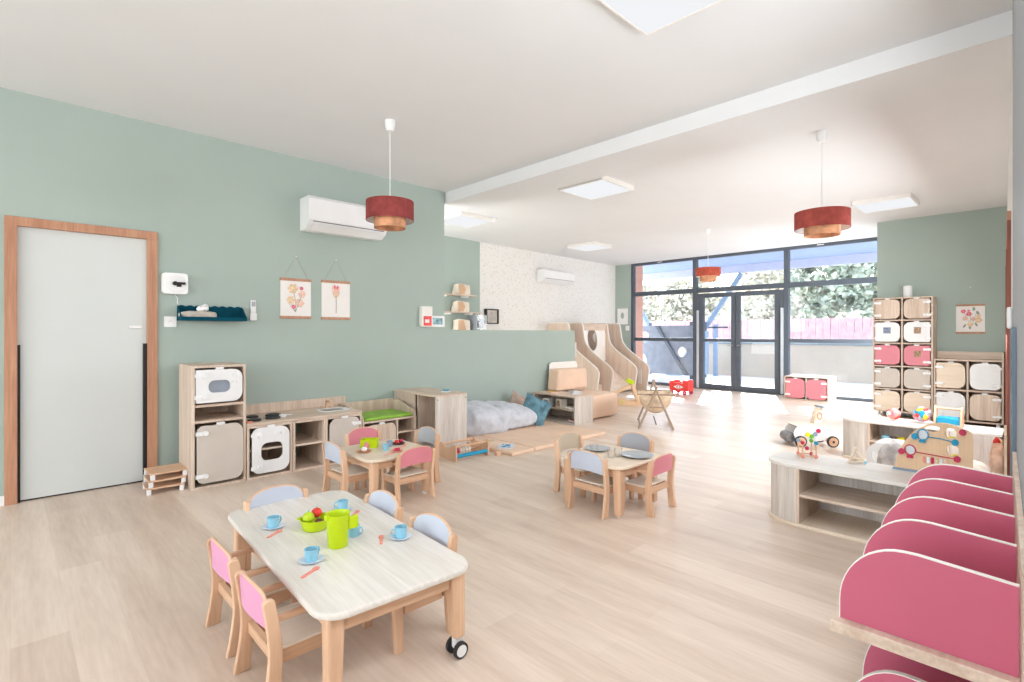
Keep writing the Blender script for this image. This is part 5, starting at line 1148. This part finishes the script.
# fabric organiser on right wall
t = thing('wall_organiser', 'salmon fabric pocket organiser hanging on the right wall', 'organiser', (4.28, wy(4.28)+0.022, 0.20), R(2.2))
G().box(-0.28, 0.28, 0.0, 0.012, 0.0, 0.46).out('backing', 'canvas', t)
for i in range(3):
    for k in range(2):
        g = G(); g.blob((-0.19+0.19*i, 0.038, 0.10+0.19*k), (0.088, 0.030, 0.09), 3.5, i*3+k, 0.02, 16, None, 28, 16); g.out('pocket', 'orange_fab', t, smooth=True)
G().blob((0.05, 0.04, 0.39), (0.022, 0.015, 0.022), 2.4, 3, 0.02, 20, None, 20, 12).out('red_cloth', 'red', t, smooth=True)
# intercom on the grey column edge
t = thing('wall_intercom', 'white wall intercom on the grey column at the right edge', 'intercom', (3.86, wy(3.86)+0.002, 1.272), R(182.2))
G().box(-0.04, 0.04, -0.022, 0, 0, 0.115, bev=0.008).out('body', 'plastic', t); G().box(-0.025, 0.025, -0.024, -0.0225, 0.06, 0.09).out('speaker_grille', 'grey2', t)

# ================================================================ WALKER CART
t = thing('walker_wagon', 'white wooden baby walker with coloured gears and a tall handle board', 'baby walker', (6.40, 1.82, 0), R(-47))
t.scale = (0.92, 0.9, 0.92)
# local x along the cart (wheel to wheel), faces -Y toward the camera
body = smoothline([(-0.22, 0.10), (-0.235, 0.17), (-0.19, 0.235), (-0.10, 0.25), (0.10, 0.25)], 5)+[(0.13, 0.25), (0.14, 0.19), (0.145, 0.08), (0.02, 0.06), (-0.15, 0.06)]
for y in (-0.12, 0.105): G().prism(body, y, y+0.015, 'xz').out('side_panel', 'white', t, bev=0.003)
G().prism([(-0.19, 0.236), (-0.10, 0.251), (0.13, 0.251), (0.13, 0.262), (-0.10, 0.262), (-0.20, 0.246)], -0.122, 0.122, 'xz').out('top_panel', 'ply', t)
G().prism([(0.035, 0.263), (0.12, 0.263), (0.155, 0.445), (0.085, 0.462)], -0.05, -0.035, 'xz').out('handle_board', 'ply', t, bev=0.003)
G().prism([(0.035, 0.263), (0.12, 0.263), (0.155, 0.445), (0.085, 0.462)], 0.04, 0.055, 'xz').out('handle_board', 'ply', t, bev=0.003)
G().cyl((0.122, -0.09, 0.462), (0.122, 0.09, 0.462), 0.014).out('grip', 'bluesteel', t, smooth=True)
G().lathe([(0.026, -0.003), (0.038, -0.003), (0.038, 0.003), (0.026, 0.003)], 24, close=True).out('orange_ring', 'coral', t, smooth=True).matrix_local = Matrix.Translation((0.098, -0.0535, 0.355)) @ Matrix.Rotation(R(90), 4, 'X') @ Matrix.Diagonal((0.8, 1.25, 1, 1))
for (x, z, m_) in ((-0.08, 0.145, 'yellow'), (-0.035, 0.122, 'green'), (0.008, 0.15, 'bluesteel'), (0.045, 0.19, 'magenta')):
    G().lathe([(0, -0.006)]+[(0.026, -0.006), (0.026, 0.006), (0, 0.006)], 14).out('gear', m_, t).matrix_local = Matrix.Translation((x, -0.1275, z)) @ Matrix.Rotation(R(90), 4, 'X')
for (x, r) in ((-0.17, 0.066), (0.20, 0.066)):
    for s_ in (-1, 1):
        w_ = G().cyl((x, s_*0.15-0.014, r), (x, s_*0.15+0.014, r), r, n=28).out('wheel', 'dark', t, smooth=True)
        G().cyl((x, s_*0.15-0.0165, r), (x, s_*0.15+0.0165, r), r*0.78, n=24).out('wheel_disc', 'beech_x', w_, smooth=True); G().cyl((x, s_*0.15-0.0195, r), (x, s_*0.15+0.0195, r), r*0.22, n=12).out('hub', 'dark', w_)
    G().cyl((x, -0.135, r), (x, 0.135, r), 0.008).out('axle', 'steel', t)
G().cyl((-0.245, -0.08, 0.10), (-0.245, 0.10, 0.10), 0.058, n=24).out('front_drum', 'steel', t, smooth=True); G().box(-0.19, -0.18, -0.10, 0.10, 0.09, 0.11).out('drum_arm', 'dark', t)
G().box(0.14, 0.205, -0.10, -0.09, 0.06, 0.10).out('rear_bracket', 'beech_x', t)

# ================================================================ PINK DIVIDER RACK (foreground right)
t = thing('divider_rack', 'foreground rack of deep pink arched dividers on oak boards along the right wall', 'rack', (1.40, 0, 0))
def rk(x): return wy(1.40+x)
G().prism([(-0.10, rk(-0.1)+0.001), (1.32, rk(1.32)+0.001), (1.32, rk(1.32)+0.012), (-0.10, rk(-0.1)+0.012)], 0.02, 0.80, 'xy').out('back_panel', 'oak_z', t)
def boardtier(z, name):
    G().prism([(0.028, rk(0)+0.013), (1.30, rk(1.3)+0.013), (1.30, 0.40), (0.028, 0.362)], z-0.028, z, 'xy').out(name, 'oak_x', t, bev=0.002)
boardtier(0.555, 'upper_board'); boardtier(0.235, 'lower_board')
def divider(x, z0, yw, top, nm='divider'):
    yl = 0.343+0.03*x; r = 0.13; y0 = yw
    pts = [(y0, z0), (yl, z0), (yl, z0+0.045)]+[(yl-r*1.0*(1-math.cos(R(a))), z0+0.045+(top-z0-0.045)*math.sin(R(a))) for a in range(8, 91, 8)]+[(yl-r-0.02, top+0.0005), (y0, top-0.012)]
    d = G().prism(pts, x-0.006, x+0.006, 'yz').out(nm, 'pinkdeep', t)
    g = G(); c_ = pts[1:]
    for a, b in zip(c_, c_[1:]):
        n_ = Vector((0, a[1]-b[1], b[0]-a[0])); 
        A_ = Vector((0, a[0], a[1])); B_ = Vector((0, b[0], b[1])); n_ = (B_-A_).cross(Vector((1, 0, 0))).normalized()*-1
        if n_.dot(Vector((0, (a[0]+b[0])/2, (a[1]+b[1])/2))-Vector((0, 0.15, z0+0.05))) < 0: n_ = -n_
        vs = [g.bm.verts.new(p_+Vector((dx, 0, 0))+n_*h_) for p_ in (A_, B_) for dx in (x-0.0065, x+0.0065) for h_ in (0.0, 0.0022)]
        for f_ in ((0, 1, 3, 2), (4, 6, 7, 5), (0, 4, 5, 1), (2, 3, 7, 6), (1, 5, 7, 3), (0, 2, 6, 4)): g.bm.faces.new([vs[q] for q in f_])
    g.out('edge_band', 'edge', d)
for i in range(5):
    x = 0.06+0.27*i; divider(x, 0.5555, rk(x)+0.014, 0.75)
    divider(x, 0.2355, rk(x)+0.014, 0.47)
for x in (1.28,):
    G().prism([(0.305, 0.02), (0.345, 0.02), (0.345, 0.526), (0.305, 0.526)], x, x+0.02, 'yz').out('leg', 'oak_z', t)
